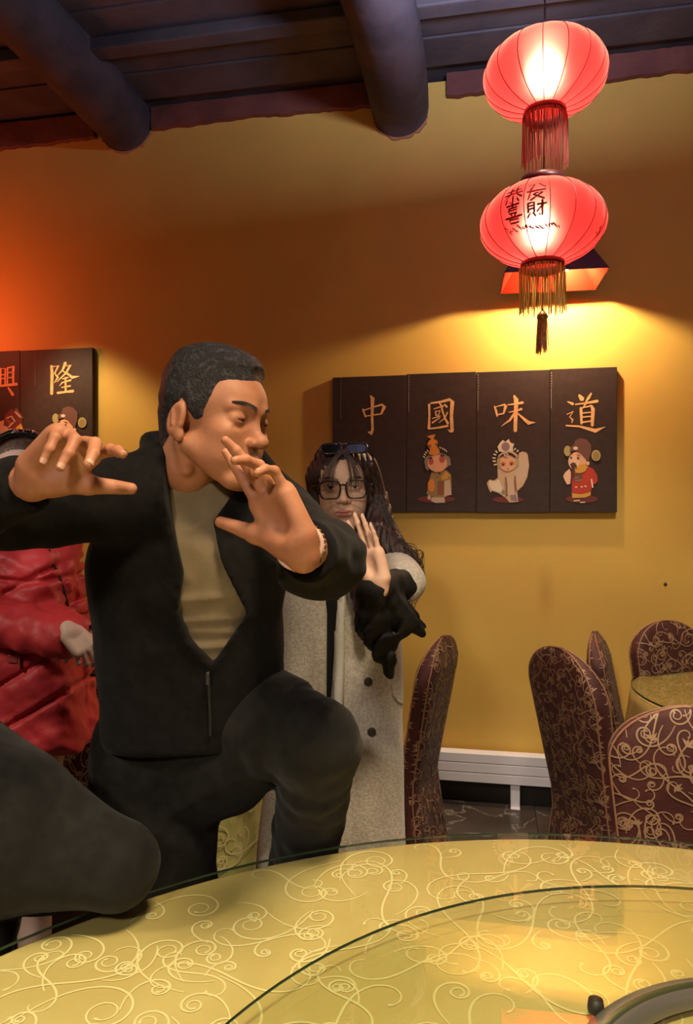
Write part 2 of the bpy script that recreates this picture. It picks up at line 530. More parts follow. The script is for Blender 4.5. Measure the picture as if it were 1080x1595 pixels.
# ================================================================== WALL CANVASES
M_CANV = mat('black_printed_canvas', (0.034, 0.018, 0.014), 0.55, col2=(0.042, 0.023, 0.018), nscale=30, bump=0.12, bscale=600, spec=0.4)
M_GOLD = mat('golden_orange_ink', (0.80, 0.42, 0.17), 0.55, col2=(0.88, 0.52, 0.24), nscale=40)
def ink(name, c): return mat('ink_' + name, c, 0.6)
I = dict(
    stage=ink('maroon', (0.16, 0.025, 0.02)), tan=ink('ochre', (0.36, 0.22, 0.07)), pale=ink('pale', (0.62, 0.45, 0.32)),
    rust=ink('rust', (0.28, 0.09, 0.035)), orange=ink('orange', (0.75, 0.27, 0.03)), peach=ink('peach', (0.80, 0.42, 0.24)),
    hair=ink('grey_hair', (0.30, 0.24, 0.18)), blush=ink('blush', (0.55, 0.10, 0.06)), dark=ink('dark_brown', (0.10, 0.03, 0.02)),
    white=ink('cream', (0.80, 0.65, 0.48)), cream=ink('beige', (0.62, 0.42, 0.27)), mauve=ink('mauve', (0.28, 0.19, 0.22)),
    red=ink('red', (0.50, 0.04, 0.02)), hat=ink('hat_brown', (0.16, 0.065, 0.05)), olive=ink('olive', (0.42, 0.36, 0.14)),
    skinl=ink('light_skin', (0.85, 0.52, 0.34)), gold=ink('gold', (0.65, 0.33, 0.05)), faint=ink('faint', (0.17, 0.11, 0.08)))
CT_OFF = 0.032       # front of canvases

def cfn(sc, ox, oy, lay=0):
    def f(x, y):
        a, z = wpx(ox + x / sc, oy + y / sc, CT_OFF)
        return wl(a, CT_OFF + 0.0003 + 0.00022 * lay, z)
    return f

def canvas(u0, u1, ztop, zbot, label, off_z=0.0):
    a0, _ = wpx(u0, 700, CT_OFF); a1, _ = wpx(u1, 700, CT_OFF)
    t = empty('wall_canvas', wl((a0 + a1) / 2, 0, zbot + off_z), label, 'wall art', rz=-TH)
    m = MB(); m.bbox(wl((a0 + a1) / 2, CT_OFF / 2, (ztop + zbot) / 2 + off_z), (a1 - a0 - 0.0015, CT_OFF - 0.002, ztop - zbot), me_ax, 0.002)
    m.build('canvas', M_CANV, t)
    return t

def lettering(t, strokes, sc, ox, oy, mt=None, bold=1.0):
    m = MB()
    for i, (pts, wd) in enumerate(strokes):
        # subdivide for smooth widths
        ribbon(m, pts, [x * bold for x in wd] if hasattr(wd, '__len__') else wd * bold, cfn(sc, ox, oy, 1 + (i % 3)))
    return m.build('lettering', mt or M_GOLD, t)

def column_marks(t, u, v0, v1, mt):
    r = random.Random(int(u)); m = MB(); f = cfn(1, 0, 0, 1)
    v = v0
    while v < v0 + (v1 - v0) * 0.45:
        for q in range(3):
            ribbon(m, [(u - 1.0 + r.uniform(0, 1), v + q * 0.9), (u + 1.2, v + q * 0.9 + r.uniform(-.4, .4))], 0.55, f)
        v += 4.2
    ribbon(m, [(u, v), (u, v1)], 0.9, f)
    m.build('small_lettering', mt, t)

ZHONG = [([(100, 238), (110, 270), (125, 315)], [20, 18, 14]), ([(105, 250), (200, 218), (285, 192)], [12, 14, 20]),
         ([(285, 190), (312, 212), (280, 285)], [18, 36, 20]), ([(122, 306), (200, 296), (285, 284)], [12, 14, 14]),
         ([(172, 105), (195, 130), (192, 220), (190, 330), (195, 440), (178, 480), (152, 462)], [16, 40, 30, 26, 26, 40, 16])]
GUO = [([(755, 190), (757, 300), (752, 430)], [24, 20, 30]), ([(772, 178), (870, 165), (960, 142)], [18, 22, 30]),
       ([(960, 142), (985, 165), (975, 300), (982, 455)], [22, 40, 34, 34]), ([(982, 455), (962, 458), (940, 438)], [30, 20, 6]),
       ([(752, 432), (850, 420), (940, 402)], [14, 20, 24]), ([(800, 236), (900, 204)], [10, 16]),
       ([(848, 168), (875, 200), (890, 270), (912, 330), (940, 378)], [10, 20, 18, 18, 26]), ([(905, 186), (930, 215)], [10, 22]),
       ([(818, 256), (822, 300)], 12), ([(818, 262), (862, 250), (848, 296)], [10, 16, 10]), ([(822, 300), (850, 294)], 10),
       ([(786, 330), (866, 305)], [10, 12]), ([(785, 372), (862, 322)], [18, 8]), ([(938, 268), (905, 330), (850, 372)], [14, 12, 5])]
WEI = [([(58, 178), (72, 220), (80, 262)], [14, 20, 12]), ([(70, 182), (145, 162), (152, 175), (134, 238)], [8, 14, 28, 12]), ([(84, 248), (136, 238)], 12),
       ([(222, 88), (240, 120), (236, 250), (232, 385)], [16, 38, 30, 30]), ([(168, 166), (235, 158), (296, 146)], [10, 16, 24]),
       ([(178, 228), (240, 216), (286, 200)], [8, 14, 20]), ([(225, 238), (185, 295), (115, 345)], [20, 18, 4]),
       ([(248, 232), (300, 280), (345, 318), (400, 314)], [10, 22, 34, 4])]
DAO = [([(672, 138), (718, 158)], [8, 24]), ([(770, 85), (796, 118)], [22, 42]), ([(872, 68), (850, 105), (825, 140)], [14, 24, 12]),
       ([(738, 162), (830, 150), (925, 134)], [12, 16, 26]), ([(785, 192), (790, 325)], [24, 20]), ([(790, 192), (875, 172)], [10, 16]),
       ([(872, 172), (886, 200), (880, 340)], [20, 32, 26]), ([(800, 234), (868, 228)], 11), ([(800, 268), (868, 262)], 11), ([(796, 312), (868, 302)], 14),
       ([(830, 148), (802, 192)], [16, 10]), ([(668, 246), (718, 222), (690, 268), (715, 288), (708, 316)], [10, 18, 12, 16, 8]),
       ([(660, 340), (770, 346), (850, 368), (905, 384), (990, 350)], [14, 16, 26, 34, 3])]
XING = [([(152, 222), (148, 320), (150, 420)], [30, 26, 24]), ([(86, 236), (82, 420)], [20, 18]), ([(90, 236), (150, 226)], 14), ([(86, 292), (150, 284)], 13),
        ([(86, 350), (150, 342)], 13), ([(8, 245), (8, 420)], 20), ([(8, 250), (60, 243), (58, 415)], [12, 16, 18]), ([(14, 318), (52, 312)], 12), ([(14, 360), (52, 356)], 12),
        ([(-60, 245), (-60, 420)], 18), ([(-135, 235), (-130, 425)], 24), ([(-130, 250), (-70, 240)], 14), ([(-130, 300), (-65, 292)], 12), ([(-130, 356), (-65, 348)], 12),
        ([(-170, 452), (0, 440), (192, 420)], [20, 24, 34]), ([(92, 458), (145, 540)], [16, 36]), ([(-60, 458), (-125, 540)], [30, 10])]
LONG = [([(578, 215), (585, 300), (580, 530)], [30, 34, 34]), ([(590, 225), (655, 215), (615, 300), (650, 345), (612, 405)], [12, 30, 16, 26, 8]),
        ([(735, 180), (705, 260), (640, 330)], [34, 22, 6]), ([(742, 215), (790, 204), (745, 290), (640, 395)], [14, 30, 22, 8]),
        ([(700, 270), (770, 312), (810, 345), (890, 332)], [10, 24, 36, 4]), ([(702, 362), (765, 346)], [12, 18]), ([(690, 405), (795, 375)], [12, 22]),
        ([(700, 400), (670, 440)], [16, 8]), ([(735, 345), (738, 505)], [20, 22]), ([(690, 458), (790, 440)], [12, 20]), ([(645, 520), (735, 508), (822, 498)], [28, 22, 34])]

def figure_general(t, S, ox, oy):
    def sh(col, kind, *a, lay=1):
        m = MB(); f = cfn(S, ox, oy, lay)
        if kind == 'e': ellf(m, a[0], a[1], f)
        elif kind == 'p': polyf(m, a[0], f)
        else:
            for pts in a[0]: ribbon(m, pts, a[1], f)
        return m, col
    return sh
def print_figure(t, items, S, ox, oy):
    """one flat print, its colours as material slots"""
    m = MB(); mats = []; lay = 1
    for col, kind, *a in items:
        mt = I[col]
        if mt not in mats: mats.append(mt)
        m.cur = mats.index(mt); f = cfn(S, ox, oy, lay)
        if kind == 'e': ellf(m, a[0], a[1], f)
        elif kind == 'p': polyf(m, a[0], f)
        else:
            for pts in a[0]: ribbon(m, pts, a[1], f)
        lay += 1
    return m.build('printed_figure', mats, t)

FIG1 = [('stage', 'e', (430, 1160), (320, 60)), ('pale', 'p', [(290, 1090), (340, 1100), (330, 1175), (285, 1160)]), ('pale', 'p', [(345, 1130), (560, 1110), (580, 1220), (420, 1225), (345, 1195)]),
        ('tan', 'p', [(350, 710), (420, 700), (600, 670), (680, 750), (690, 1000), (560, 1130), (400, 1130), (265, 1070), (300, 930), (320, 820)]),
        ('pale', 'p', [(570, 850), (660, 830), (690, 1085), (620, 1100), (560, 1130)]), ('rust', 'p', [(440, 850), (560, 860), (560, 1090), (430, 1085)]),
        ('hair', 'p', [(425, 830), (455, 830), (445, 1085), (410, 1080)]), ('orange', 'e', (350, 930), (62, 110)), ('gold', 'p', [(510, 800), (590, 690), (670, 760), (610, 830), (530, 850)]),
        ('hair', 'e', (450, 530), (220, 150)), ('hair', 'p', [(240, 520), (300, 560), (300, 690), (250, 640)]), ('hair', 'p', [(630, 430), (665, 480), (680, 600), (640, 590)]),
        ('peach', 'e', (450, 560), (165, 145)), ('blush', 'e', (345, 530), (42, 55)), ('blush', 'e', (530, 490), (48, 60)), ('dark', 'e', (335, 470), (32, 18)), ('dark', 'e', (535, 425), (36, 20)),
        ('orange', 'p', [(300, 400), (330, 330), (280, 240), (310, 180), (350, 150), (270, 105), (350, 85), (420, 70), (385, 150), (440, 170), (460, 220), (440, 270), (480, 330), (490, 390), (400, 430)]),
        ('rust', 'e', (320, 270), (28, 30)), ('rust', 'e', (435, 240), (20, 28)),
        ('white', 's', [[(215, 445), (240, 460)], [(228, 405), (252, 420)], [(250, 368), (270, 390)], [(280, 338), (294, 360)], [(492, 285), (502, 305)], [(534, 300), (545, 322)], [(568, 318), (578, 340)], [(596, 345), (606, 365)]], 20),
        ('dark', 's', [[(470, 715), (500, 740)]], 26)]
FIG2 = [('stage', 'e', (500, 1240), (290, 60)),
        ('cream', 'p', [(300, 600), (310, 830), (240, 880), (150, 865), (105, 930), (130, 1020), (175, 1110), (200, 1075), (330, 1120), (460, 1210), (530, 1290), (690, 1280), (670, 1080), (780, 980), (860, 820), (895, 600), (870, 400), (840, 355), (770, 340), (710, 365), (690, 500), (500, 600)]),
        ('pale', 'p', [(700, 380), (830, 370), (880, 560), (830, 800), (700, 960), (640, 760), (690, 620)]), ('white', 'p', [(150, 880), (260, 900), (330, 860), (420, 1080), (330, 1100), (200, 1060), (150, 980)]),
        ('pale', 'p', [(470, 820), (630, 800), (650, 1120), (560, 1180), (480, 1150)]), ('hair', 'p', [(390, 1040), (450, 1080), (440, 1140), (380, 1120)]), ('mauve', 'p', [(540, 1150), (650, 1150), (680, 1260), (560, 1240)]),
        ('cream', 'e', (495, 520), (200, 190)), ('olive', 'e', (335, 560), (40, 80)), ('olive', 'e', (670, 550), (38, 70)), ('peach', 'e', (490, 570), (140, 140)),
        ('dark', 'p', [(330, 470), (370, 400), (470, 370), (560, 370), (650, 430), (630, 460), (540, 410), (430, 410)]), ('blush', 'e', (408, 570), (42, 34)), ('blush', 'e', (568, 560), (44, 34)), ('dark', 'e', (410, 590), (20, 16)), ('dark', 'e', (560, 576), (20, 16)),
        ('blush', 'e', (500, 665), (20, 10)),
        ('white', 'p', [(330, 340), (305, 250), (350, 180), (400, 125), (450, 160), (515, 105), (540, 170), (615, 200), (590, 270), (600, 340), (480, 360)]), ('mauve', 'e', (455, 250), (78, 84)), ('pale', 'e', (465, 400), (42, 42)), ('rust', 'e', (465, 400), (18, 18)),
        ('pale', 's', [[(330, 420), (420, 360), (520, 340), (620, 370), (680, 430)]], 30),
        ('white', 's', [[(270, 330), (300, 360)], [(235, 390), (275, 405)], [(215, 460), (265, 465)], [(220, 520), (270, 522)], [(240, 590), (290, 580)], [(640, 285), (620, 310)], [(690, 315), (670, 345)]], 26),
        ('rust', 's', [[(455, 820), (475, 950), (482, 1170)], [(630, 800), (640, 950), (655, 1080)]], 24)]
FIG3 = [('stage', 'e', (530, 1300), (320, 78)), ('dark', 'p', [(370, 1280), (560, 1280), (590, 1340), (500, 1345), (360, 1325)]), ('white', 's', [[(370, 1335), (490, 1325)], [(500, 1365), (590, 1365)]], 20),
        ('gold', 'p', [(330, 1170), (710, 1150), (705, 1225), (600, 1270), (340, 1280)]),
        ('red', 'p', [(330, 900), (370, 760), (520, 720), (650, 650), (760, 710), (830, 820), (845, 930), (800, 1005), (725, 1000), (710, 1160), (520, 1205), (335, 1185)]),
        ('hat', 'p', [(340, 800), (520, 800), (560, 900), (500, 960), (380, 960)]), ('tan', 's', [[(390, 890), (460, 870)], [(400, 940), (530, 920)]], 20),
        ('white', 's', [[(405, 1065), (430, 1065)], [(515, 1055), (540, 1060)], [(590, 1045), (615, 1050)], [(720, 910), (745, 1070)]], 30),
        ('skinl', 'p', [(160, 850), (200, 770), (290, 700), (320, 800), (300, 1000), (240, 1015), (195, 940)]),
        ('skinl', 'e', (650, 590), (32, 45)), ('peach', 'e', (440, 560), (180, 195)), ('skinl', 'e', (370, 560), (110, 130)),
        ('gold', 'p', [(400, 700), (480, 620), (600, 600), (650, 660), (600, 750), (500, 790), (400, 780)]),
        ('olive', 'e', (245, 350), (70, 105)), ('olive', 'e', (810, 440), (92, 112)), ('tan', 'e', (810, 450), (66, 84)),
        ('hat', 'p', [(285, 375), (300, 270), (370, 230), (400, 140), (500, 95), (620, 120), (710, 220), (715, 350), (660, 560), (600, 500), (500, 390), (400, 345)]),
        ('white', 'e', (405, 295), (48, 32)), ('dark', 's', [[(305, 480), (325, 480)], [(440, 490), (470, 490)]], 34), ('rust', 's', [[(290, 420), (340, 410)], [(430, 420), (500, 440)]], 16),
        ('dark', 'p', [(295, 610), (350, 575), (400, 590), (430, 640), (425, 700), (385, 650), (392, 720), (370, 820), (330, 880), (305, 810), (335, 720), (320, 660)])]
FIG4 = [('orange', 'p', [(-200, 800), (0, 850), (80, 950), (60, 1200), (-200, 1200)]), ('pale', 'p', [(-40, 850), (60, 820), (220, 1000), (130, 1060), (0, 990), (-60, 900)]),
        ('gold', 'p', [(170, 880), (230, 830), (280, 990), (190, 1020)]), ('stage', 'p', [(60, 760), (130, 700), (240, 760), (250, 850), (150, 930), (40, 880)]),
        ('rust', 's', [[(60, 800), (120, 860), (100, 920)], [(180, 700), (250, 800)]], 22), ('pale', 's', [[(80, 800), (130, 780), (170, 840)], [(100, 900), (150, 850)], [(170, 730), (230, 790)]], 16)]

Z1, Z0 = 2.148, 1.449
c1 = canvas(518, 633, Z1, Z0, 'black wall canvas with the golden character 中, half behind the woman with glasses')
lettering(c1, ZHONG, 1080 / 170., 550, 600); column_marks(c1, 531, 588, 652, I['faint'])
c2 = canvas(633, 742, Z1 + 0.004, Z0 + 0.001, 'black wall canvas with the golden character 國 above a figure in a tall orange hat')
lettering(c2, GUO, 1080 / 170., 550, 600); column_marks(c2, 637, 585, 641, I['hair']); print_figure(c2, FIG1, 10.8, 640, 670)
c3 = canvas(742, 857, Z1 + 0.001, Z0 - 0.001, 'black wall canvas with the golden character 味 above a white-robed dancer with a pearl headdress')
lettering(c3, WEI, 5.4, 760, 600); column_marks(c3, 745, 583, 639, I['hair']); print_figure(c3, FIG2, 12.0, 750, 675)
c4 = canvas(857, 962, Z1 + 0.003, Z0, 'black wall canvas with the golden character 道 above a bearded official in a red robe')
lettering(c4, DAO, 5.4, 760, 600); column_marks(c4, 859, 580, 636, I['hair']); print_figure(c4, FIG3, 12.71, 865, 675)
_, zl = wpx(145, 541, CT_OFF)
c5 = canvas(31, 144, zl, zl - 0.70, 'dark wall canvas with the golden character 隆 above the left-hand official in a brown hat')
lettering(c5, LONG, 7.2, 0, 540); column_marks(c5, 55, 552, 600, I['faint'])
print_figure(c5, FIG3, 12.71 / 0.93, 108 - 530 * 0.93 / 12.71, 644.5 - 250 * 0.93 / 12.71)
c6 = canvas(-86, 31, zl + 0.002, zl - 0.70, 'dark wall canvas with the golden character 興 cut by the left edge of the picture')
lettering(c6, XING, 7.2, 0, 540); print_figure(c6, FIG4, 7.2, 0, 540)

# ================================================================== WALL LAMP
M_SHO = mat('dark_purple_shade', (0.045, 0.012, 0.022), 0.6)
M_SHI = mat('red_orange_lining', (0.17, 0.012, 0.005), 0.9, spec=0.0)
lc = wl(1.02, 0.275, 0)
ax_l = Matrix.Rotation(math.radians(2.5), 3, 'Z')
lx = ax_l @ WE; ly = ax_l @ WN
LZ = 2.51
lampc = Vector((0.945, 3.40, LZ))
lamp = empty('wall_lamp', lampc, 'dark pyramid-shaped shade with glowing red-orange inside, behind the lower lantern', 'lamp')
def frust(hx0, hy0, hx1, hy1, z0, z1):
    return [lampc + lx * i * hx + ly * j * hy + Vector((0, 0, z)) for hx, hy, z in ((hx0, hy0, z0), (hx1, hy1, z1)) for i, j in ((-1, -1), (1, -1), (1, 1), (-1, 1))]
vs = frust(0.225, 0.165, 0.085, 0.065, 0, 0.24); fs = [(k, (k + 1) % 4, 4 + (k + 1) % 4, 4 + k) for k in range(4)] + [(4, 5, 6, 7)]
sh = mkobj('lamp_shade', vs, fs, M_SHO, lamp)
vs = frust(0.221, 0.161, 0.082, 0.062, 0.001, 0.236)
mkobj('shade_lining', vs, fs, M_SHI, lamp)
m = MB(); m.tube([lampc + Vector((0, 0, 0.24)), lampc + Vector((0, 0, 0.29)), lampc + Vector((0, 0, 0.29)) - WN * 0.40], 0.010, 8)
m.build('bracket', M_LOG, lamp)
bulb_p = lampc + Vector((0.06, 0.0, 0.075)) - WN * 0.015
m = MB(); m.sphere(bulb_p, 0.024, 12); m.build('bulb', emis('warm_bulb', (1.0, 0.76, 0.44), LAMP_RAD), lamp)
m = MB(); m.tube([bulb_p + Vector((0, 0, 0.02)), bulb_p + Vector((0, 0, 0.163))], 0.012, 8); m.build('socket', M_LOG, lamp)

# ================================================================== LANTERNS
def lantern_fabric(name, col, tcol, tr=0.62):
    m = bpy.data.materials.new(name); m.use_nodes = True
    nt = m.node_tree; nt.nodes.clear()
    o = nt.nodes.new('ShaderNodeOutputMaterial')
    d = nt.nodes.new('ShaderNodeBsdfDiffuse'); d.inputs[0].default_value = (*col, 1)
    t = nt.nodes.new('ShaderNodeBsdfTranslucent'); t.inputs[0].default_value = (*tcol, 1)
    g = nt.nodes.new('ShaderNodeBsdfRefraction'); g.inputs[0].default_value = (1.0, 0.5, 0.42, 1)
    g.inputs['Roughness'].default_value = 0.75; g.inputs['IOR'].default_value = 1.30
    a = nt.nodes.new('ShaderNodeMixShader'); a.inputs[0].default_value = tr
    b = nt.nodes.new('ShaderNodeMixShader'); b.inputs[0].default_value = 0.16
    nt.links.new(d.outputs[0], a.inputs[1]); nt.links.new(t.outputs[0], a.inputs[2])
    nt.links.new(a.outputs[0], b.inputs[1]); nt.links.new(g.outputs[0], b.inputs[2]); nt.links.new(b.outputs[0], o.inputs[0])
    return m
M_FAB = lantern_fabric('red_lantern_silk', (0.75, 0.045, 0.045), (0.88, 0.035, 0.040))
M_RIB = mat('dark_red_wire', (0.12, 0.012, 0.02), 0.5)
M_COLLAR = mat('dark_collar', (0.10, 0.02, 0.03), 0.4, metal=0.3)
M_FR1 = mat('pink_red_fringe', (0.42, 0.09, 0.08), 0.7)
M_FR2 = mat('gold_fringe', (0.55, 0.36, 0.09), 0.5)
M_TAS = mat('copper_tassel', (0.50, 0.14, 0.07), 0.6, col2=(0.65, 0.32, 0.12), nscale=90)
M_CORD = mat('dark_cord', (0.06, 0.03, 0.03), 0.8)
M_INK = mat('dark_red_print', (0.22, 0.02, 0.025), 0.6)

def make_lantern(c, A, B, label, fringe_m, fl, power, rot, prints=False, tassel=False, tilt=0.0, bulboff=(0, 0, 0)):
    c = Vector(c)
    t = empty('red_lantern', c, label, 'lantern', 'round red palace lanterns hanging in a string')
    zc = 0.94
    def sp(lat, lon, k=1.0):
        return c + Vector((A * k * math.cos(lat) * math.cos(lon + rot), A * k * math.cos(lat) * math.sin(lon + rot), B * k * math.sin(lat)))
    NR = 16; n = 64; rows = 28
    L0 = -math.asin(zc); L1 = -L0
    vs = []; fs = []
    for i in range(rows + 1):
        la = L0 + (L1 - L0) * i / rows
        for k in range(n):
            ph = 2 * PI * k / n
            sc = 1 - 0.012 * (1 - abs(math.sin(ph * NR / 2)))       # cloth pulled in a little at each wire
            vs.append(sp(la, ph, sc))
    for i in range(rows):
        for k in range(n):
            k2 = (k + 1) % n; fs.append((i * n + k, i * n + k2, (i + 1) * n + k2, (i + 1) * n + k))
    mkobj('shade', vs, fs, M_FAB, t, smooth=True)
    for k in range(NR):
        m = MB(); m.tube([sp(L0 + (L1 - L0) * i / 20, 2 * PI * k / NR, 0.995) for i in range(21)], 0.0014, 5); m.build('rib', M_RIB, t)
    rb = A * math.cos(L0) * 0.97
    for sg in (-1, 1):
        z = sg * B * zc
        m = MB(); m.lathe([(rb - 0.003, z - sg * 0.004), (rb + 0.003, z), (rb + 0.003, z + sg * 0.024), (rb - 0.003, z + sg * 0.024), (rb - 0.003, z - sg * 0.004)], c, 40)
        m.build('collar', M_COLLAR, t, True)
    # fringe: single threads, nobody could count them
    r = random.Random(int(c.z * 100)); m = MB(); z0 = -B * zc - 0.018
    for k in range(110):
        a = 2 * PI * k / 110 + r.uniform(-.02, .02); q = rb + 0.004 + r.uniform(-.003, .003)
        ln = fl * r.uniform(0.90, 1.02); dx = r.uniform(-.006, .006); dy = r.uniform(-.006, .006)
        p0 = c + Vector((q * math.cos(a), q * math.sin(a), z0)); p1 = p0 + Vector((dx * .4, dy * .4, -ln * .5)); p2 = p0 + Vector((dx, dy, -ln))
        m.tube([p0, p1, p2], [0.0015, 0.0017, 0.0011], 4)
    tag(m.build('fringe', fringe_m, t), kind='stuff')
    m = MB(); m.lathe([(0.012, 0.0), (rb, 0.0)], c + Vector((0, 0, B * zc + 0.02)), 24)
    m.build('top_plate', M_COLLAR, t)
    bc = c + Vector(bulboff)
    m = MB(); m.sphere(bc, 0.030, 14, (1, 1, 1.3)); m.build('bulb', emis('lantern_bulb', (1.0, 0.78, 0.56), power), t)
    if tassel:
        m = MB(); zz = z0 - fl + 0.02
        m.tube([c + Vector((0, 0, -B * zc)), c + Vector((0, 0, zz - 0.02))], 0.002, 6); m.build('tassel_cord', M_CORD, t)
        m = MB(); m.lathe([(0.002, 0), (0.008, -0.004), (0.016, -0.014), (0.018, -0.024), (0.014, -0.028)], c + Vector((0, 0, zz - 0.012)), 20); m.build('tassel_cap', mat('brass_cap', (0.45, 0.28, 0.1), 0.35, metal=0.8), t, True)
        m = MB()
        for k in range(46):
            a = r.uniform(0, 2 * PI); q = 0.014 * math.sqrt(r.random()); ln = r.uniform(0.09, 0.125)
            p0 = c + Vector((q * math.cos(a), q * math.sin(a), zz - 0.032)); p1 = p0 + Vector((q * math.cos(a) * .5, q * math.sin(a) * .5, -ln))
            m.tube([p0, (p0 + p1) / 2, p1], [0.0020, 0.0022, 0.0014], 4)
        tag(m.build('tassel', M_TAS, t), kind='stuff')
    if prints:
        def on(lon0, s):
            def f(x, y):
                lon = lon0 + x * s; la = -y * s * 1.5
                return sp(la, lon - rot, 1.004)
            return f
        # two written signs of good wish on the side that faces the room, sprays of blossom beside them
        m = MB(); f = on(-2.02, 0.01)
        GONG = [([(-12, -22), (12, -24)], 3), ([(-5, -30), (-5, -15)], 3), ([(5, -31), (5, -15)], 3), ([(-15, -14), (15, -16)], 3), ([(-6, -12), (-14, -3)], [3, 2]), ([(6, -12), (14, -4)], [2, 4]),
                ([(0, -9), (0, 8), (-4, 5)], 3), ([(-9, -2), (-12, 6)], 3), ([(7, -2), (10, 5)], 3)]
        XI = [([(-10, 12), (10, 11)], 3), ([(0, 8), (0, 18)], 3), ([(-7, 18), (7, 17)], 3), ([(-7, 22), (7, 22), (6, 28), (-6, 28), (-7, 22)], 2.5), ([(-3, 30), (-2, 34)], 2.5), ([(4, 30), (2, 34)], 2.5),
              ([(-14, 36), (14, 35)], 3), ([(-8, 40), (8, 40), (7, 47), (-7, 47), (-8, 40)], 2.5)]
        FA = [([(-12, -26), (-2, -28), (-10, -14)], 2.5), ([(4, -30), (14, -18)], 3), ([(-14, -10), (14, -12)], 3), ([(-4, -28), (-12, 8)], 2.5), ([(-2, -4), (10, -6), (-8, 10)], 3), ([(-4, -2), (12, 9)], 3)]
        CAI = [([(-12, 16), (-12, 34)], 3), ([(-12, 16), (-3, 15), (-3, 34)], 3), ([(-11, 22), (-4, 21)], 2.5), ([(-11, 28), (-4, 27)], 2.5), ([(-9, 35), (-14, 44)], 2.5), ([(-5, 35), (-1, 42)], 3),
               ([(2, 20), (15, 19)], 3), ([(9, 12), (9, 42), (5, 39)], 3.2), ([(9, 22), (1, 34)], 2.5)]
        for S_, dx in ((GONG, -26), (XI, -26), (FA, 10), (CAI, 10)):
            for pts, wd in S_: ribbon(m, [(x + dx, y * 0.72 - 8) for x, y in pts], wd, f)
        m.build('lettering', M_INK, t)
        m = MB(); r2 = random.Random(5); f = on(-0.42, 0.01)
        for k in range(46):
            x = r2.uniform(-26, 24); y = r2.uniform(-36, 40)
            ribbon(m, [(x, y), (x + r2.uniform(-4, 4), y + r2.uniform(-5, 5)), (x + r2.uniform(-6, 6), y + r2.uniform(2, 8))], [2.2, 3, 1.5], f)
        f = on(-2.02, 0.01)
        for k in range(22):
            x = -46 + 92 * k / 21; y = 34 + r2.uniform(-4, 4)
            ribbon(m, [(x, y), (x + r2.uniform(-3, 3), y + r2.uniform(-4, 4)), (x + 4, y + 3)], [2, 2.6, 1.4], f)
        tag(m.build('blossom_print', M_INK, t), kind='stuff')
    return t
LX, LY = 0.645, 2.40
lan1 = make_lantern((LX, LY, 2.868), 0.198, 0.122, 'upper red lantern of the string, plain silk with pinkish fringe', M_FR1, 0.165, LAN1_RAD, 0.1, bulboff=(0.0, 0, 0.02))
lan2 = make_lantern((LX - 0.008, LY, 2.384), 0.202, 0.132, 'lower red lantern with dark printed characters, gold fringe and a tassel', M_FR2, 0.145, LAN2_RAD, 0.25, True, True, bulboff=(-0.01, 0, 0.0))
m = MB(); m.tube([(LX, LY, 3.66), (LX, LY, 3.01)], 0.003, 6)
tag(m.build('hanging_cord', M_CORD), 'thin dark cord that carries the upper red lantern from the ceiling', 'cord')
m = MB(); m.tube([(LX, LY, 2.76), (LX - 0.004, LY, 2.53)], 0.003, 6)
tag(m.build('hanging_cord', M_CORD), 'thin dark cord between the upper and the lower red lantern', 'cord')

# ================================================================== BIG ROUND TABLE
M_CLOTH = mat('gold_satin_cloth', (0.66, 0.50, 0.19), 0.42, col2=(0.72, 0.56, 0.23), nscale=5, bump=0.06, bscale=260, spec=0.4)
M_SCR = mat('pale_gold_scroll', (0.90, 0.77, 0.40), 0.38, spec=0.5)
M_GLASS = glassmat('clear_table_glass', (0.97, 0.985, 0.95))
M_GEDGE = mat('dark_green_glass_edge', (0.035, 0.06, 0.035), 0.15)
def glass_disc(name, c, r, z0, z1, parent, n=160):
    m = MB(); m.lathe([(0.0, z0), (r - 0.0015, z0)], c, n); 
    m.lathe([(r - 0.0015, z1), (0.0, z1)], c, n)
    o = m.build(name, M_GLASS, parent, False)
    m = MB(); m.lathe([(r - 0.0015, z0), (r, z0 + 0.0015), (r, z1 - 0.0015), (r - 0.0015, z1)], c, n)
    e = m.build('glass_edge', M_GEDGE, o, True)
    return o
TC = Vector((0.38, 0.36, 0)); TR = 1.25
tab = empty('round_table', TC, 'big round banquet table in the foreground under a gold scroll cloth and clear glass', 'table')
n = 160; vs = []; fs = []
prof = [(0.0, 0.741), (TR * 0.5, 0.741), (TR - 0.012, 0.741), (TR - 0.004, 0.738), (TR, 0.730), (TR + 0.006, 0.66), (TR + 0.02, 0.45), (TR + 0.035, 0.10)]
for i, (r, z) in enumerate(prof):
    for k in range(n):
        a = 2 * PI * k / n; dz = max(0, 0.70 - z)
        rr = r + dz * 0.09 * math.sin(a * 26 + 0.7 * math.sin(a * 5)) * 0.8
        vs.append(TC + Vector((rr * math.cos(a), rr * math.sin(a), z)))
for i in range(len(prof) - 1):
    for k in range(n):
        k2 = (k + 1) % n; fs.append((i * n + k, i * n + k2, (i + 1) * n + k2, (i + 1) * n + k))
cloth = mkobj('tablecloth', vs, fs, M_CLOTH, tab, smooth=True)
m = MB()
for pts, wd in scroll_lines(2.5, 1.5, 0.125, 21, 1.1) + scroll_lines(2.5, 1.5, 0.085, 27, 0.45):
    q = [(x - 0.87, y + 0.30) for x, y in pts]
    if all((x - TC.x) ** 2 + (y - TC.y) ** 2 < (TR - 0.015) ** 2 for x, y in q):
        ribbon(m, q, [0.0040 * k for k in wd], lambda x, y: Vector((x, y, 0.7418 + LIFT[0])))
tag(m.build('scroll_pattern', M_SCR, cloth), kind='stuff')
glass_disc('glass_top', TC, TR - 0.002, 0.747, 0.752, tab)

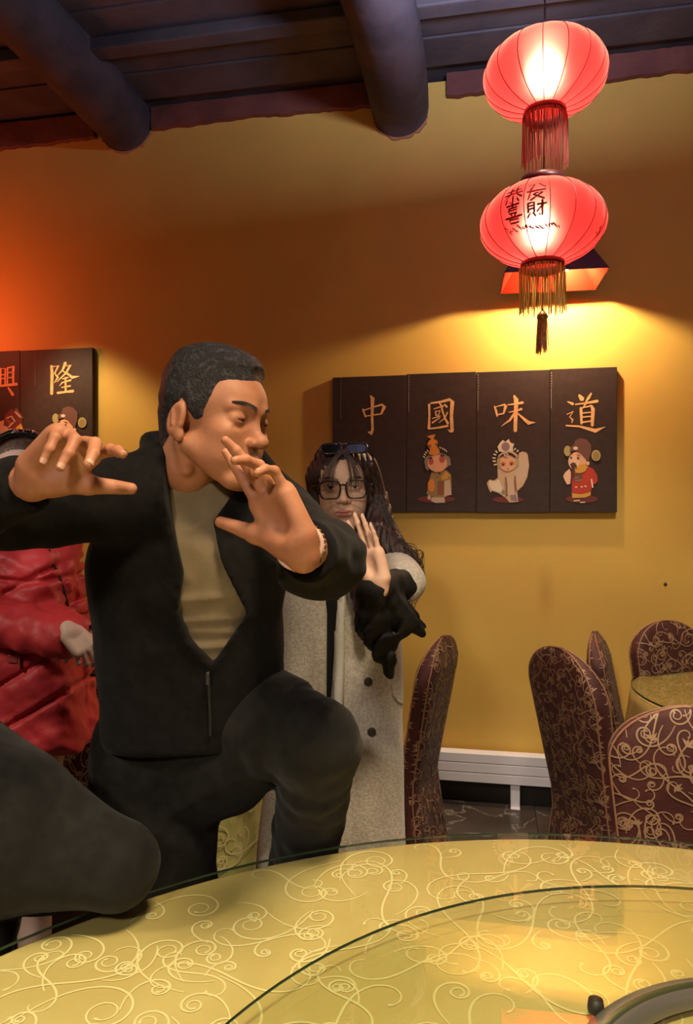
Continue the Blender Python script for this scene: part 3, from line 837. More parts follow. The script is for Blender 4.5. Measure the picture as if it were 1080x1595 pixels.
# lazy susan: glass disc on a metal turntable ring
SCn = Vector((0.50, 0.55, 0)); SR = 0.785
sus = empty('lazy_susan', SCn + Vector((0, 0, 0.752)), 'big round glass lazy susan turned on a grey metal ring on the foreground table', 'lazy susan')
glass_disc('glass_disc', SCn, SR, 0.7715, 0.7765, sus)
M_ALU = mat('grey_aluminium', (0.27, 0.26, 0.27), 0.35, metal=0.7)
RC = Vector((0.56, 0.765, 0))
m = MB(); m.lathe([(0.280, 0.7525), (0.320, 0.7525), (0.327, 0.756), (0.327, 0.764), (0.320, 0.769), (0.286, 0.769), (0.280, 0.764), (0.280, 0.7525)], RC, 96)
rg = m.build('turntable_ring', M_ALU, sus, True)
m = MB(); m.lathe([(0.299, 0.7692), (0.305, 0.7696), (0.311, 0.7692)], RC, 96); m.build('groove', M_GEDGE, rg, True)
for k in range(6):
    a = math.radians(128.5 + 60 * k); p = RC + Vector((0.328 * math.cos(a), 0.328 * math.sin(a), 0.7525))
    m = MB(); m.lathe([(0.0, 0.0), (0.011, 0.0), (0.0115, 0.006), (0.0100, 0.0168), (0, 0.0172)], p + Vector((0.012 * math.cos(a), 0.012 * math.sin(a), 0)), 20)
    m.build('rubber_foot', mat('black_rubber', (0.02, 0.02, 0.022), 0.5), sus, True)

# ================================================================== FAR TABLES
def small_table(c, R, label, skirt, n=96, glass=True):
    c = Vector(c)
    t = empty('round_table', c, label, 'table')
    vs = []; fs = []
    prof = [(0.0, 0.741), (R * 0.6, 0.741), (R - 0.01, 0.741), (R, 0.732), (R + 0.004, 0.70), (R + 0.012, (0.72 + skirt) / 2), (R + 0.02, skirt)]
    for i, (r, z) in enumerate(prof):
        for k in range(n):
            a = 2 * PI * k / n; dz = max(0, 0.72 - z)
            rr = r + dz * 0.05 * (1 + math.sin(a * 18 + 0.8 * math.sin(a * 4))) * R / 0.6
            vs.append(c + Vector((rr * math.cos(a), rr * math.sin(a), z)))
    for i in range(len(prof) - 1):
        for k in range(n):
            k2 = (k + 1) % n; fs.append((i * n + k, i * n + k2, (i + 1) * n + k2, (i + 1) * n + k))
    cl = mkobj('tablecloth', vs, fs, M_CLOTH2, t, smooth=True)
    if glass: glass_disc('glass_top', c, R - 0.003, 0.744, 0.752, t, 96)
    m = MB(); m.lathe([(0.0, 0.74), (0.05, 0.74), (0.045, 0.30), (0.06, 0.10), (0.22, 0.03), (0.25, 0.0), (0, 0)], c, 32)
    m.build('pedestal', M_LOG, t, True)
    return t, cl
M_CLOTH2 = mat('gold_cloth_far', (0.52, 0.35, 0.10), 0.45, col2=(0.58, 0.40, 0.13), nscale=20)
ft, fc = small_table((1.75, 2.80, 0), 0.63, 'round table under gold cloth and glass near the right wall, chairs around it', 0.50)
m = MB()
for pts, wd in scroll_lines(1.26, 1.26, 0.15, 8, 0.8):
    q = [(x - 0.63 + 1.75, y - 0.63 + 2.8) for x, y in pts]
    if all((x - 1.75) ** 2 + (y - 2.8) ** 2 < 0.6 ** 2 for x, y in q): ribbon(m, q, [0.004 * k for k in wd], lambda x, y: Vector((x, y, 0.7418 + LIFT[0])))
tag(m.build('scroll_pattern', M_SCR, fc), kind='stuff')
M_CLOTH3 = mat('yellow_green_cloth', (0.62, 0.58, 0.20), 0.5, col2=(0.70, 0.66, 0.27), nscale=14)
M_CLOTH2s = M_CLOTH2; M_CLOTH2 = M_CLOTH3
gt, gc = small_table((-0.54, 2.74, 0), 0.25, 'small round table whose yellow-green cloth shows between the legs of the man in black', 0.02, glass=False)
m = MB()
for pts, wd in scroll_lines(1.0, 0.66, 0.11, 31, 1.1):
    ribbon(m, [(x, y) for x, y in pts], [0.0045 * k for k in wd],
           lambda x, y: Vector((-0.54 + (0.264 + LIFT[0] + (0.72 - 0.04 - y) * 0.055) * math.cos(-1.95 + x / 0.28), 2.74 + (0.264 + LIFT[0] + (0.72 - 0.04 - y) * 0.055) * math.sin(-1.95 + x / 0.28), 0.04 + y)))
tag(m.build('scroll_pattern', M_SCR, gc), kind='stuff')
# cross creases of the quilted cloth
M_CLOTH2 = M_CLOTH2s

# ================================================================== CHAIRS IN SCROLL COVERS
M_COV = mat('burgundy_chair_cover', (0.062, 0.017, 0.015), 0.62, col2=(0.088, 0.023, 0.020), nscale=14, bump=0.12, bscale=120, sheen=0.05, spec=0.3)
M_COVS = mat('dusty_pink_scroll', (0.36, 0.21, 0.12), 0.5)
M_PIPE = mat('gold_piping', (0.34, 0.16, 0.09), 0.55)

def chair(loc, face, label, seed, hgt=1.0, half=0.225, recl=9.0, sz=0.105, lw=0.0042, dens=1.15):
    """loc: foot of the backrest; face: heading (x, y) of the sitter"""
    fx = Vector((face[0], face[1], 0)).normalized(); sx = Vector((-fx.y, fx.x, 0))
    loc = Vector(loc)
    t = empty('banquet_chair', loc, label, 'chair', 'banquet chairs in burgundy scroll covers')
    sl = math.tan(math.radians(recl))
    def back_c(z): return loc - fx * (sl * max(0, z - 0.42)) + fx * (0.05 * max(0, 0.42 - z)*0 ) + Vector((0, 0, z)) - fx * (0.10 * max(0, 0.42 - z))
    def hw(z):
        # half width of the backrest: broad rounded top, slight waist at the seat, flared skirt
        w_ = half * (0.82 + 0.20 * min(1, max(0, z - 0.45) / 0.40)) if z > 0.45 else half * (0.82 + 0.12 * (0.45 - z) / 0.45)
        top = hgt - 0.17
        if z > top: w_ *= math.sqrt(max(0.0, 1 - ((z - top) / 0.17) ** 2.3))
        return w_
    def th(z): return 0.040 if z > 0.45 else 0.040 + 0.02 * (0.45 - z)
    zs = [0.012 + (hgt - 0.17 - 0.012) * i / 22 for i in range(23)] + [hgt - 0.17 + 0.17 * math.sin(PI / 2 * i / 14) for i in range(1, 15)]
    n = 32; vs = []; fs = []
    for z in zs:
        a_ = max(hw(z), 0.004); b_ = th(z) * (1 if z < hgt - 0.10 else max(0.2, math.sqrt(max(0.03, (hgt - z) / 0.10))))
        c = back_c(z)
        for k in range(n):
            a = 2 * PI * k / n
            ca, sa = math.cos(a), math.sin(a)
            e = 0.28                                     # squarish slab section
            x = a_ * math.copysign(abs(ca) ** e, ca); y = b_ * math.copysign(abs(sa) ** 0.75, sa)
            fold = 0
            if z < 0.44: fold = 0.010 * (0.44 - z) / 0.44 * math.sin(6 * a + seed)
            vs.append(c + sx * (x + fold * ca) + fx * (y + fold * sa))
    for i in range(len(zs) - 1):
        for k in range(n):
            k2 = (k + 1) % n; fs.append((i * n + k, i * n + k2, (i + 1) * n + k2, (i + 1) * n + k))
    fs.append(tuple(range(n))); fs.append(tuple((len(zs) - 1) * n + k for k in range(n)))
    bk = mkobj('backrest', vs, fs, M_COV, t, smooth=True)
    # woven scrolls on rear and front of the backrest
    def surf(side):
        def f(x, z):
            a_ = max(hw(min(z, hgt - 0.004)), 0.01); q = min(1.0, abs(x) / a_)
            e = 0.28
            ca = q ** (1 / e); sa = math.sqrt(max(0, 1 - ca * ca))
            b_ = th(z) * (1 if z < hgt - 0.10 else max(0.2, math.sqrt(max(0.03, (hgt - z) / 0.10))))
            y = b_ * sa ** 0.75 + 0.0018 + LIFT[0]
            return back_c(z) + sx * x + fx * (side * y)
        return f
    m = MB()
    for side in (-1, 1):
        for pts, wd in scroll_lines(half * 2.2, hgt, sz, seed + side * 3, dens * 1.35, True) + scroll_lines(half * 2.2, hgt, sz * 0.62, seed + 40 + side, dens * 0.8):
            q = [(x - half * 1.1, y) for x, y in pts]
            if all(0.03 < z < hgt - 0.006 and abs(x) < hw(z) - 0.001 for x, z in q): ribbon(m, q, [lw * k for k in wd], surf(side))
            else:
                seg = []; sw = []
                for (x, z), k in zip(q, wd):
                    if 0.03 < z < hgt - 0.006 and abs(x) < hw(z) - 0.001: seg.append((x, z)); sw.append(lw * k)
                    else:
                        if len(seg) > 3: ribbon(m, seg, sw, surf(side))
                        seg = []; sw = []
                if len(seg) > 3: ribbon(m, seg, sw, surf(side))
    tag(m.build('scroll_pattern', M_COVS, bk), kind='stuff')
    # piping round both edges
    for side in (-1, 1):
        pts = []
        for i in range(60):
            if i < 24: z = 0.04 + (hgt - 0.17 - 0.04) * i / 24; x = -hw(z)
            elif i < 36:
                a = PI / 2 * (i - 24) / 12; z = hgt - 0.17 + 0.168 * math.sin(a); x = -hw(z)
            elif i < 48:
                a = PI / 2 * (48 - 1 - i + 0.0) / 12; z = hgt - 0.17 + 0.168 * math.sin(max(0, a)); x = hw(z)
            else: z = 0.04 + (hgt - 0.17 - 0.04) * (59 - i) / 11; x = hw(z)
            b_ = th(z) * (1 if z < hgt - 0.10 else max(0.2, math.sqrt(max(0.03, (hgt - z) / 0.10))))
            pts.append(back_c(z) + sx * x * 0.985 + fx * side * b_ * 0.62)
        m = MB(); m.tube(pts, 0.0028, 5); m.build('piping', M_PIPE, bk)
    # seat and its skirt
    vs = []; fs = []
    prof = [(0.0, 0.478), (0.80, 0.480), (0.95, 0.474), (1.0, 0.458), (1.0, 0.40), (1.02, 0.22), (1.05, 0.012)]
    sc_ = loc + fx * 0.205
    for i, (k_, z) in enumerate(prof):
        for k in range(n):
            a = 2 * PI * k / n; ca, sa = math.cos(a), math.sin(a); e = 0.35
            fo = 1 + (0.02 * max(0, 0.42 - z) / 0.42) * math.sin(a * 9 + seed)
            vs.append(sc_ + sx * (0.215 * k_ * fo * math.copysign(abs(ca) ** e, ca)) + fx * (0.19 * k_ * fo * math.copysign(abs(sa) ** e, sa)) + Vector((0, 0, z)))
    for i in range(len(prof) - 1):
        for k in range(n):
            k2 = (k + 1) % n; fs.append((i * n + k, i * n + k2, (i + 1) * n + k2, (i + 1) * n + k))
    mkobj('seat_cover', vs, fs, M_COV, t, smooth=True)
    # four chair legs below the cover
    for i in (-1, 1):
        for j in (-1, 1):
            p = sc_ + sx * 0.17 * i + fx * 0.15 * j
            m = MB(); m.tube([p + Vector((0, 0, 0.44)), p + Vector((0, 0, 0.0))], [0.014, 0.011], 8); m.build('leg', M_LOG, t)
    return t
def at(u, d): return ((u - 540.0) / F * d, d, 0)
chair(at(914, 2.50), (0.97, 0.24), 'tall burgundy covered chair nearest to the foot of the white heater', 11, 0.995, half=0.212, recl=10, dens=1.5, sz=0.078, lw=0.0030)
chair(at(968, 2.98), (0.93, -0.36), 'burgundy covered chair seen almost edge-on at the left rim of the far table', 12, 0.96, recl=11)
chair(at(1052, 3.25), (0.40, -0.92), 'burgundy covered chair behind the far table, only its rounded top showing', 13, 0.965, half=0.20, recl=6)
chair(at(1094, 1.86), (0.30, 0.954), 'nearest burgundy covered chair at the right edge, broad back turned to the camera', 14, 0.972, half=0.225, recl=5, sz=0.105, lw=0.0042, dens=1.35)
chair(at(652, 2.86), (-0.93, 0.36), 'covered chair right behind the woman in the grey coat, leaning back to the right', 15, 0.975, recl=10)
chair(at(76, 2.62), (-0.2, -0.98), 'covered chair behind the person in the red puffer coat', 16, 0.98, recl=6, sz=0.085)

# ================================================================== SCULPTING FIELD (distance functions -> one continuous mesh)
def V3(*a): return np.array(a, dtype=np.float32)
class Fld:
    def __init__(s, lo, hi, h):
        s.lo = np.array(lo, float); s.h = h
        n = np.ceil((np.array(hi, float) - s.lo) / h).astype(int) + 1
        s.x = (s.lo[0] + h * np.arange(n[0])).astype(np.float32)[:, None, None]
        s.y = (s.lo[1] + h * np.arange(n[1])).astype(np.float32)[None, :, None]
        s.z = (s.lo[2] + h * np.arange(n[2])).astype(np.float32)[None, None, :]
        s.shape = tuple(n)
    def cap(s, a, b, ra, rb=None):
        rb = ra if rb is None else rb
        a = np.array(a, np.float32); b = np.array(b, np.float32); d = b - a
        L = float(d @ d) + 1e-12
        px, py, pz = s.x - a[0], s.y - a[1], s.z - a[2]
        t = np.clip((px * d[0] + py * d[1] + pz * d[2]) / L, 0, 1)
        return np.sqrt((px - t * d[0]) ** 2 + (py - t * d[1]) ** 2 + (pz - t * d[2]) ** 2) - (ra + (rb - ra) * t)
    def chain(s, pts, rs, k=0.0):
        f = None
        for i in range(len(pts) - 1):
            g = s.cap(pts[i], pts[i + 1], rs[i], rs[i + 1])
            f = g if f is None else (np.minimum(f, g) if not k else smin(f, g, k))
        return f
    def ell(s, c, r, R=None):
        px, py, pz = s.x - c[0], s.y - c[1], s.z - c[2]
        if R is not None:
            R = np.array(R, np.float32)
            px, py, pz = (R[0][0] * px + R[0][1] * py + R[0][2] * pz, R[1][0] * px + R[1][1] * py + R[1][2] * pz, R[2][0] * px + R[2][1] * py + R[2][2] * pz)
        k0 = np.sqrt((px / r[0]) ** 2 + (py / r[1]) ** 2 + (pz / r[2]) ** 2)
        k1 = np.sqrt((px / r[0] ** 2) ** 2 + (py / r[1] ** 2) ** 2 + (pz / r[2] ** 2) ** 2) + 1e-6
        return k0 * (k0 - 1) / k1
    def rbox(s, c, hs, r, R=None):
        px, py, pz = s.x - c[0], s.y - c[1], s.z - c[2]
        if R is not None:
            R = np.array(R, np.float32)
            px, py, pz = (R[0][0] * px + R[0][1] * py + R[0][2] * pz, R[1][0] * px + R[1][1] * py + R[1][2] * pz, R[2][0] * px + R[2][1] * py + R[2][2] * pz)
        qx, qy, qz = abs(px) - hs[0] + r, abs(py) - hs[1] + r, abs(pz) - hs[2] + r
        return np.sqrt(np.maximum(qx, 0) ** 2 + np.maximum(qy, 0) ** 2 + np.maximum(qz, 0) ** 2) + np.minimum(np.maximum(np.maximum(qx, qy), qz), 0) - r
    def plane(s, p, n):
        n = np.array(n, np.float32); n = n / np.linalg.norm(n)
        return (s.x - p[0]) * n[0] + (s.y - p[1]) * n[1] + (s.z - p[2]) * n[2]
    def mesh(s, f):
        f = np.broadcast_to(f, s.shape).astype(np.float32)
        ins = f < 0
        c = [ins[i:ins.shape[0] - 1 + i, j:ins.shape[1] - 1 + j, k:ins.shape[2] - 1 + k] for i in (0, 1) for j in (0, 1) for k in (0, 1)]
        anyi = c[0].copy(); alli = c[0].copy()
        for q in c[1:]: anyi |= q; alli &= q
        act = np.argwhere(anyi & ~alli)
        if len(act) == 0: return np.zeros((0, 3)), np.zeros((0, 4), int)
        idx = -np.ones(anyi.shape, int); idx[act[:, 0], act[:, 1], act[:, 2]] = np.arange(len(act))
        offs = np.array([(i, j, k) for i in (0, 1) for j in (0, 1) for k in (0, 1)])
        val = np.stack([f[act[:, 0] + o[0], act[:, 1] + o[1], act[:, 2] + o[2]] for o in offs], 1)
        acc = np.zeros((len(act), 3)); cnt = np.zeros(len(act))
        for a in range(8):
            for b in range(a + 1, 8):
                if np.abs(offs[a] - offs[b]).sum() != 1: continue
                va, vb = val[:, a], val[:, b]; m = (va < 0) != (vb < 0)
                t = np.where(m, va / np.where(m, va - vb, 1), 0)
                p = offs[a] + (offs[b] - offs[a]) * t[:, None]
                acc += p * m[:, None]; cnt += m
        v = (act + acc / cnt[:, None]) * s.h + s.lo
        quads = []
        for ax in range(3):
            sl0 = [slice(None)] * 3; sl1 = [slice(None)] * 3
            sl0[ax] = slice(0, -1); sl1[ax] = slice(1, None)
            A = ins[tuple(sl0)]; B = ins[tuple(sl1)]
            e = np.argwhere(A != B)
            o1, o2 = [q for q in range(3) if q != ax]
            ok = (e[:, o1] > 0) & (e[:, o2] > 0) & (e[:, o1] < ins.shape[o1] - 1) & (e[:, o2] < ins.shape[o2] - 1)
            e = e[ok]
            d1 = np.zeros(3, int); d1[o1] = 1; d2 = np.zeros(3, int); d2[o2] = 1
            g = lambda q: idx[q[:, 0], q[:, 1], q[:, 2]]
            q = np.stack([g(e - d1 - d2), g(e - d2), g(e), g(e - d1)], 1)
            flip = A[e[:, 0], e[:, 1], e[:, 2]]
            if ax == 1: flip = ~flip
            q[~flip] = q[~flip][:, ::-1]
            quads.append(q)
        q = np.concatenate(quads)
        q = q[(q >= 0).all(1)]
        return v, q
def smin(a, b, k):
    h = np.maximum(k - np.abs(a - b), 0) / k
    return np.minimum(a, b) - h * h * k * 0.25
def smax(a, b, k): return -smin(-a, -b, k)
def relax(v, q, it=1, lam=0.5):
    for _ in range(it):
        acc = np.zeros_like(v); cnt = np.zeros(len(v))
        for a in range(4):
            b = (a + 1) % 4
            np.add.at(acc, q[:, a], v[q[:, b]]); np.add.at(cnt, q[:, a], 1)
            np.add.at(acc, q[:, b], v[q[:, a]]); np.add.at(cnt, q[:, b], 1)
        v = v * (1 - lam) + acc / np.maximum(cnt, 1)[:, None] * lam
    return v
def joinm(parts):
    vs = []; fs = []; n = 0
    for v, q in parts:
        vs.append(v); fs.append(q + n); n += len(v)
    return np.concatenate(vs), np.concatenate(fs)
def xform(vq, M, T, scale=1.0):
    v, q = vq
    M = np.array(M, float)
    v2 = (v * scale) @ M.T + np.array(T, float)
    if np.linalg.det(M) < 0: q = q[:, ::-1]
    return v2, q
def skinobj(name, parts, m, parent):
    v, q = joinm(parts) if isinstance(parts, list) else parts
    return mkobj(name, v, q, m, parent, smooth=True)
def polysdf(X, Z, poly):
    """signed distance to a 2-D polygon, negative inside"""
    X, Z = np.broadcast_arrays(X, Z)
    d = np.full(X.shape, 1e9, np.float32); ins = np.zeros(X.shape, bool)
    n = len(poly)
    for i in range(n):
        ax, az = poly[i]; bx, bz = poly[(i + 1) % n]
        ex, ez = bx - ax, bz - az
        t = np.clip(((X - ax) * ex + (Z - az) * ez) / (ex * ex + ez * ez + 1e-12), 0, 1)
        d = np.minimum(d, (X - ax - t * ex) ** 2 + (Z - az - t * ez) ** 2)
        cond = ((az > Z) != (bz > Z)) & (X < (bx - ax) * (Z - az) / (bz - az + 1e-12) + ax)
        ins ^= cond
    d = np.sqrt(d); d[ins] *= -1
    return d
def noise3(F_, fr, seed, amp):
    """cheap smooth noise from a few sines"""
    r = random.Random(seed); out = 0
    for i in range(5):
        a = [r.uniform(-1, 1) for _ in range(3)]; L = math.sqrt(sum(q * q for q in a)) + 1e-6
        k = fr * (0.7 + 0.5 * i) / L; out = out + np.sin(F_.x * a[0] * k + F_.y * a[1] * k + F_.z * a[2] * k + r.uniform(0, 6)) / (1 + 0.5 * i)
    return out * amp / 2.2

# ---- the hand: local frame, wrist at origin, fingers along +y, palm faces +z, thumb leaves at +x
def hand_mesh(curl, spread=(6, 1, -3, -9), thumb=(48, 18), thumb_curl=20, h=0.0016, fore=0.06, slim=1.0, lift=0.35, wrist_r=(0.029, 0.021)):
    """curl: per finger (index..little) three joint angles in degrees"""
    G = Fld((-0.075, -fore - 0.04, -0.06), (0.115, 0.215, 0.115), h)
    s_ = slim
    bases = [(0.031, 0.088, 0.0), (0.0105, 0.094, -0.002), (-0.0105, 0.090, -0.001), (-0.030, 0.080, 0.002)]
    lens = [(0.043, 0.026, 0.021), (0.047, 0.029, 0.022), (0.043, 0.027, 0.022), (0.034, 0.020, 0.019)]
    rad = [(0.0098, 0.0088, 0.0080, 0.0066), (0.0100, 0.0090, 0.0081, 0.0067), (0.0095, 0.0085, 0.0077, 0.0064), (0.0085, 0.0075, 0.0068, 0.0057)]
    palm = G.rbox((0.001, 0.048, 0.0), (0.040, 0.048, 0.0135), 0.0125)
    palm = smin(palm, G.cap((0.022, 0.018, 0.004), (0.030, 0.082, 0.001), 0.0145, 0.012), 0.012)
    palm = smin(palm, G.cap((-0.022, 0.012, 0.004), (-0.029, 0.074, 0.002), 0.0150, 0.012), 0.014)
    palm = smin(palm, G.ell((0.0, 0.0, 0.0), (wrist_r[0], 0.03, wrist_r[1])), 0.02)
    palm = smin(palm, G.chain([(0, 0, 0), (0, -fore, -0.001)], [wrist_r[1] + 0.002, wrist_r[1] + 0.001]), 0.02)
    # hollow of the palm
    palm = smax(palm, -G.ell((-0.002, 0.050, 0.026), (0.016, 0.026, 0.015)), 0.012)
    tips = []
    out = palm; nails = []
    for i in range(4):
        b = np.array(bases[i]); a = math.radians(spread[i])
        dirn = np.array([math.sin(a), math.cos(a), 0.0]); up = np.array([0, 0, 1.0])
        pts = [b - dirn * 0.02, b]; ang = 0; rs = [rad[i][0] * 1.05 * s_, rad[i][0] * s_]
        for j in range(3):
            ang += math.radians(curl[i][j])
            d = dirn * math.cos(ang) + up * math.sin(ang)
            pts.append(pts[-1] + d * lens[i][j]); rs.append(rad[i][j + 1] * s_)
        f = G.chain(pts, rs)
        for q in (2, 3): f = smin(f, G.ell(pts[q], (rs[q] * 1.07,) * 3), 0.003)     # knuckles
        out = smin(out, f, 0.007) if i == 0 else smin(out, f, 0.0045)
        nrm = -dirn * math.sin(ang) + up * math.cos(ang)
        nails.append((pts[-1] - d * 0.001 - nrm * rs[-1] * 0.72, d, -nrm, rs[-1]))
    # thumb
    a = math.radians(thumb[0]); l_ = math.radians(thumb[1])
    d0 = np.array([math.sin(a) * math.cos(l_), math.cos(a) * math.cos(l_), math.sin(l_)])
    p0 = np.array([0.020, 0.016, 0.006]); p1 = p0 + d0 * 0.046
    ax = np.cross(d0, np.array([0, 0, 1.0])); ax /= np.linalg.norm(ax)
    def rot(v_, k, t): return v_ * math.cos(t) + np.cross(k, v_) * math.sin(t) + k * (k @ v_) * (1 - math.cos(t))
    bend = np.array([0, 0, 1.0])
    d1 = rot(d0, bend, math.radians(-thumb_curl) * -0.5); p2 = p1 + d1 * 0.036
    d2 = rot(d1, bend, math.radians(thumb_curl) * 0.5 * -1); p3 = p2 + d2 * 0.028
    out = smin(out, G.chain([p0, p1], [0.0185 * s_, 0.0145 * s_]), 0.014)
    out = smin(out, G.chain([p1, p2, p3], [0.0140 * s_, 0.0112 * s_, 0.0088 * s_]), 0.006)
    # web between thumb and palm
    out = smin(out, G.cap((0.026, 0.044, 0.002), p1 * 0.8 + np.array([0.03, 0.06, 0.002]) * 0.2, 0.008, 0.009), 0.012)
    nb = np.cross(d2, bend); nb /= np.linalg.norm(nb)
    nails.append((p3 - d2 * 0.001 + np.cross(d2, nb) * 0.0, d2, nb, 0.0088 * s_))
    v, q = G.mesh(out)
    return (relax(v, q, 1, 0.4), q), nails

def nail_mesh(nails, M, T, sc, size, mt, parent):
    M = np.array(M, float); T = np.array(T, float)
    for p, d, nrm, r in nails[:4]:
        mb = MB()
        side = np.cross(d, nrm)
        vs = []; nx, ny = 6, 5
        for j in range(ny):
            for i in range(nx):
                a = (i / (nx - 1) - 0.5) * 1.9; y = (j / (ny - 1) - 0.45) * size[1] * 2.0 - (0.0035 if size[1] < 0.007 else 0.0)
                taper = 1.0 if j < ny - 1 else 0.75
                rr = r * 1.045
                base = p + nrm * (-(r * 0.72)) + d * y
                loc = base + nrm * (rr * math.cos(a * taper) - 0) + side * (rr * math.sin(a * taper))
                loc = loc + nrm * (0.28 * 0 )
                vs.append(Vector((loc * sc) @ M.T + T))
        fs = [(j * nx + i, j * nx + i + 1, (j + 1) * nx + i + 1, (j + 1) * nx + i) for j in range(ny - 1) for i in range(nx - 1)]
        mb.add(vs, fs); mb.build('nail', mt, parent, True)

# ---- the head: local frame, origin between the ear canals, face towards -y, top +z
def head_field(G, male=True, nose=1.0, eye_open=0.0030, smile=0.0, necklen=0.12, jaw=1.0):
    f = G.ell((0, 0.014, 0.052), (0.0765, 0.096, 0.080))
    f = smin(f, G.ell((0, -0.036, 0.046), (0.0655, 0.062, 0.056)), 0.02)
    f = smin(f, G.ell((0, -0.040, -0.018), (0.0600, 0.054, 0.070)), 0.022)
    for sx in (-1, 1):
        f = smin(f, G.cap((sx * 0.053 * jaw, -0.004, -0.036), (sx * 0.020 * jaw, -0.070, -0.084), 0.018, 0.016), 0.024)
        f = smin(f, G.ell((sx * 0.043, -0.067, -0.006), (0.020, 0.020, 0.016)), 0.018)
        f = smin(f, G.ell((sx * 0.034, -0.058, -0.036), (0.025, 0.027, 0.034)), 0.018)
    f = smin(f, G.ell((0, -0.076, -0.086), (0.021, 0.017, 0.015)), 0.02)
    f = smin(f, G.ell((0, -0.072, -0.046), (0.034, 0.026, 0.030)), 0.014)     # mouth mound
    br = 0.0085 if male else 0.004
    for sx in (-1, 1):
        f = smin(f, G.cap((sx * 0.014, -0.090, 0.036), (sx * 0.046, -0.074, 0.038), br, br * 0.7), 0.014)
        f = smax(f, -G.ell((sx * 0.033, -0.103, 0.018), (0.019, 0.017, 0.012)), 0.014)
    # nose
    f = smin(f, G.cap((0, -0.084, 0.026), (0, -0.104, -0.010), 0.0080, 0.0095), 0.012)
    f = smin(f, G.ell((0, -0.108 - 0.004 * nose, -0.017), (0.0115, 0.0115, 0.0095)), 0.008)
    if male: f = smin(f, G.ell((0, -0.112, -0.014), (0.0105, 0.0095, 0.0095)), 0.010)
    for sx in (-1, 1):
        f = smin(f, G.ell((sx * 0.0125, -0.101, -0.0195), (0.0075, 0.0095, 0.0070)), 0.005)
        f = smax(f, -G.ell((sx * 0.0062, -0.106, -0.0275), (0.0032, 0.0045, 0.0040)), 0.003)
    # eyes: lids as skin-covered balls with a narrow slit
    for sx in (-1, 1):
        f = smin(f, G.ell((sx * 0.0325, -0.0785, 0.0185), (0.0175, 0.0135, 0.0135)), 0.006)
        f = smax(f, -G.ell((sx * 0.0325, -0.0950, 0.0165), (0.0160, 0.0080, eye_open)), 0.002)
        # fold under the eye
        if male: f = smax(f, -G.cap((sx * 0.022, -0.098, 0.001), (sx * 0.044, -0.088, 0.003), 0.0028, 0.0022), 0.006)
        # fold from nose to mouth corner
        if male: f = smax(f, -G.cap((sx * 0.020, -0.102, -0.020), (sx * 0.031, -0.092, -0.046), 0.0022, 0.0018), 0.008 if male else 0.012)
    # lips
    f = smin(f, G.ell((0.0, -0.0965, -0.0475), (0.0225, 0.0070, 0.0052)), 0.007)
    f = smin(f, G.ell((0.0, -0.0955, -0.0568), (0.0190, 0.0070, 0.0060)), 0.007)
    f = smax(f, -G.cap((-0.022, -0.1015, -0.0522 + smile), (0.022, -0.1015, -0.0522 + smile), 0.0022), 0.003)
    f = smax(f, -G.ell((0, -0.101, -0.070), (0.016, 0.006, 0.004)), 0.008)
    # ears
    for sx in (-1, 1):
        a = -0.26
        R = ((1, 0, 0), (0, math.cos(a), -math.sin(a)), (0, math.sin(a), math.cos(a)))
        e = G.ell((sx * 0.0790, 0.014, 0.004), (0.0085, 0.0185, 0.0310), R)
        e = smin(e, G.ell((sx * 0.0765, 0.006, -0.022), (0.007, 0.010, 0.012)), 0.006)
        e = smax(e, -G.ell((sx * 0.0880, 0.014, 0.006), (0.0065, 0.0125, 0.0225), R), 0.004)
        e = smin(e, G.cap((sx * 0.083, 0.018, -0.006), (sx * 0.083, 0.020, 0.018), 0.0032, 0.0025), 0.003)
        e = smin(e, G.ell((sx * 0.0800, 0.001, -0.004), (0.004, 0.004, 0.006)), 0.003)
        f = smin(f, e, 0.006)
    # neck
    nr = 0.052 if male else 0.047
    f = smin(f, G.cap((0, 0.034, -0.030), (0, 0.050, -0.055 - necklen), nr, nr * 1.04), 0.014)
    if male:
        f = smin(f, G.cap((-0.052, 0.020, -0.035), (-0.040, 0.010, -0.080), 0.012, 0.008), 0.016)
    return f

def frame(fwd, up=(0, 0, 1)):
    """columns: image of local x, y, z where local -y looks along fwd"""
    y = -Vector(fwd).normalized(); z = (Vector(up) - y * Vector(up).dot(y)).normalized(); x = y.cross(z)
    return [[x.x, y.x, z.x], [x.y, y.y, z.y], [x.z, y.z, z.z]]
def hframe(fingers, palm, right):
    """hand frame: local y -> fingers, z -> palm side, x -> thumb side"""
    y = Vector(fingers).normalized(); z = Vector(palm); z = (z - y * z.dot(y)).normalized()
    x = y.cross(z) if right else z.cross(y)
    return [[x.x, y.x, z.x], [x.y, y.y, z.y], [x.z, y.z, z.z]]
def onhead(M, T, s, p):
    return Vector(np.array(M) @ (np.array(p) * s) + np.array(T))

def skin_mat(name, c1, c2):
    return mat(name, c1, 0.60, col2=c2, nscale=22, bump=0.05, bscale=260, spec=0.45, sss=0.12)

M_EYEW = mat('eye_white', (0.55, 0.48, 0.42), 0.3)
M_IRIS = mat('dark_iris', (0.02, 0.012, 0.01), 0.15)
def eyes(t, M, T, s, look=(0, -1, -0.1)):
    for sx in (-1, 1):
        c = np.array((sx * 0.0325, -0.0775, 0.0175)); L = np.array(look) / np.linalg.norm(look)
        m = MB(); m.sphere(onhead(M, T, s, c), 0.0122 * s, 16); e = m.build('eye', M_EYEW, t, True)
        m = MB(); m.sphere(onhead(M, T, s, c + L * 0.0075), 0.0064 * s, 14); m.build('iris', M_IRIS, e, True)

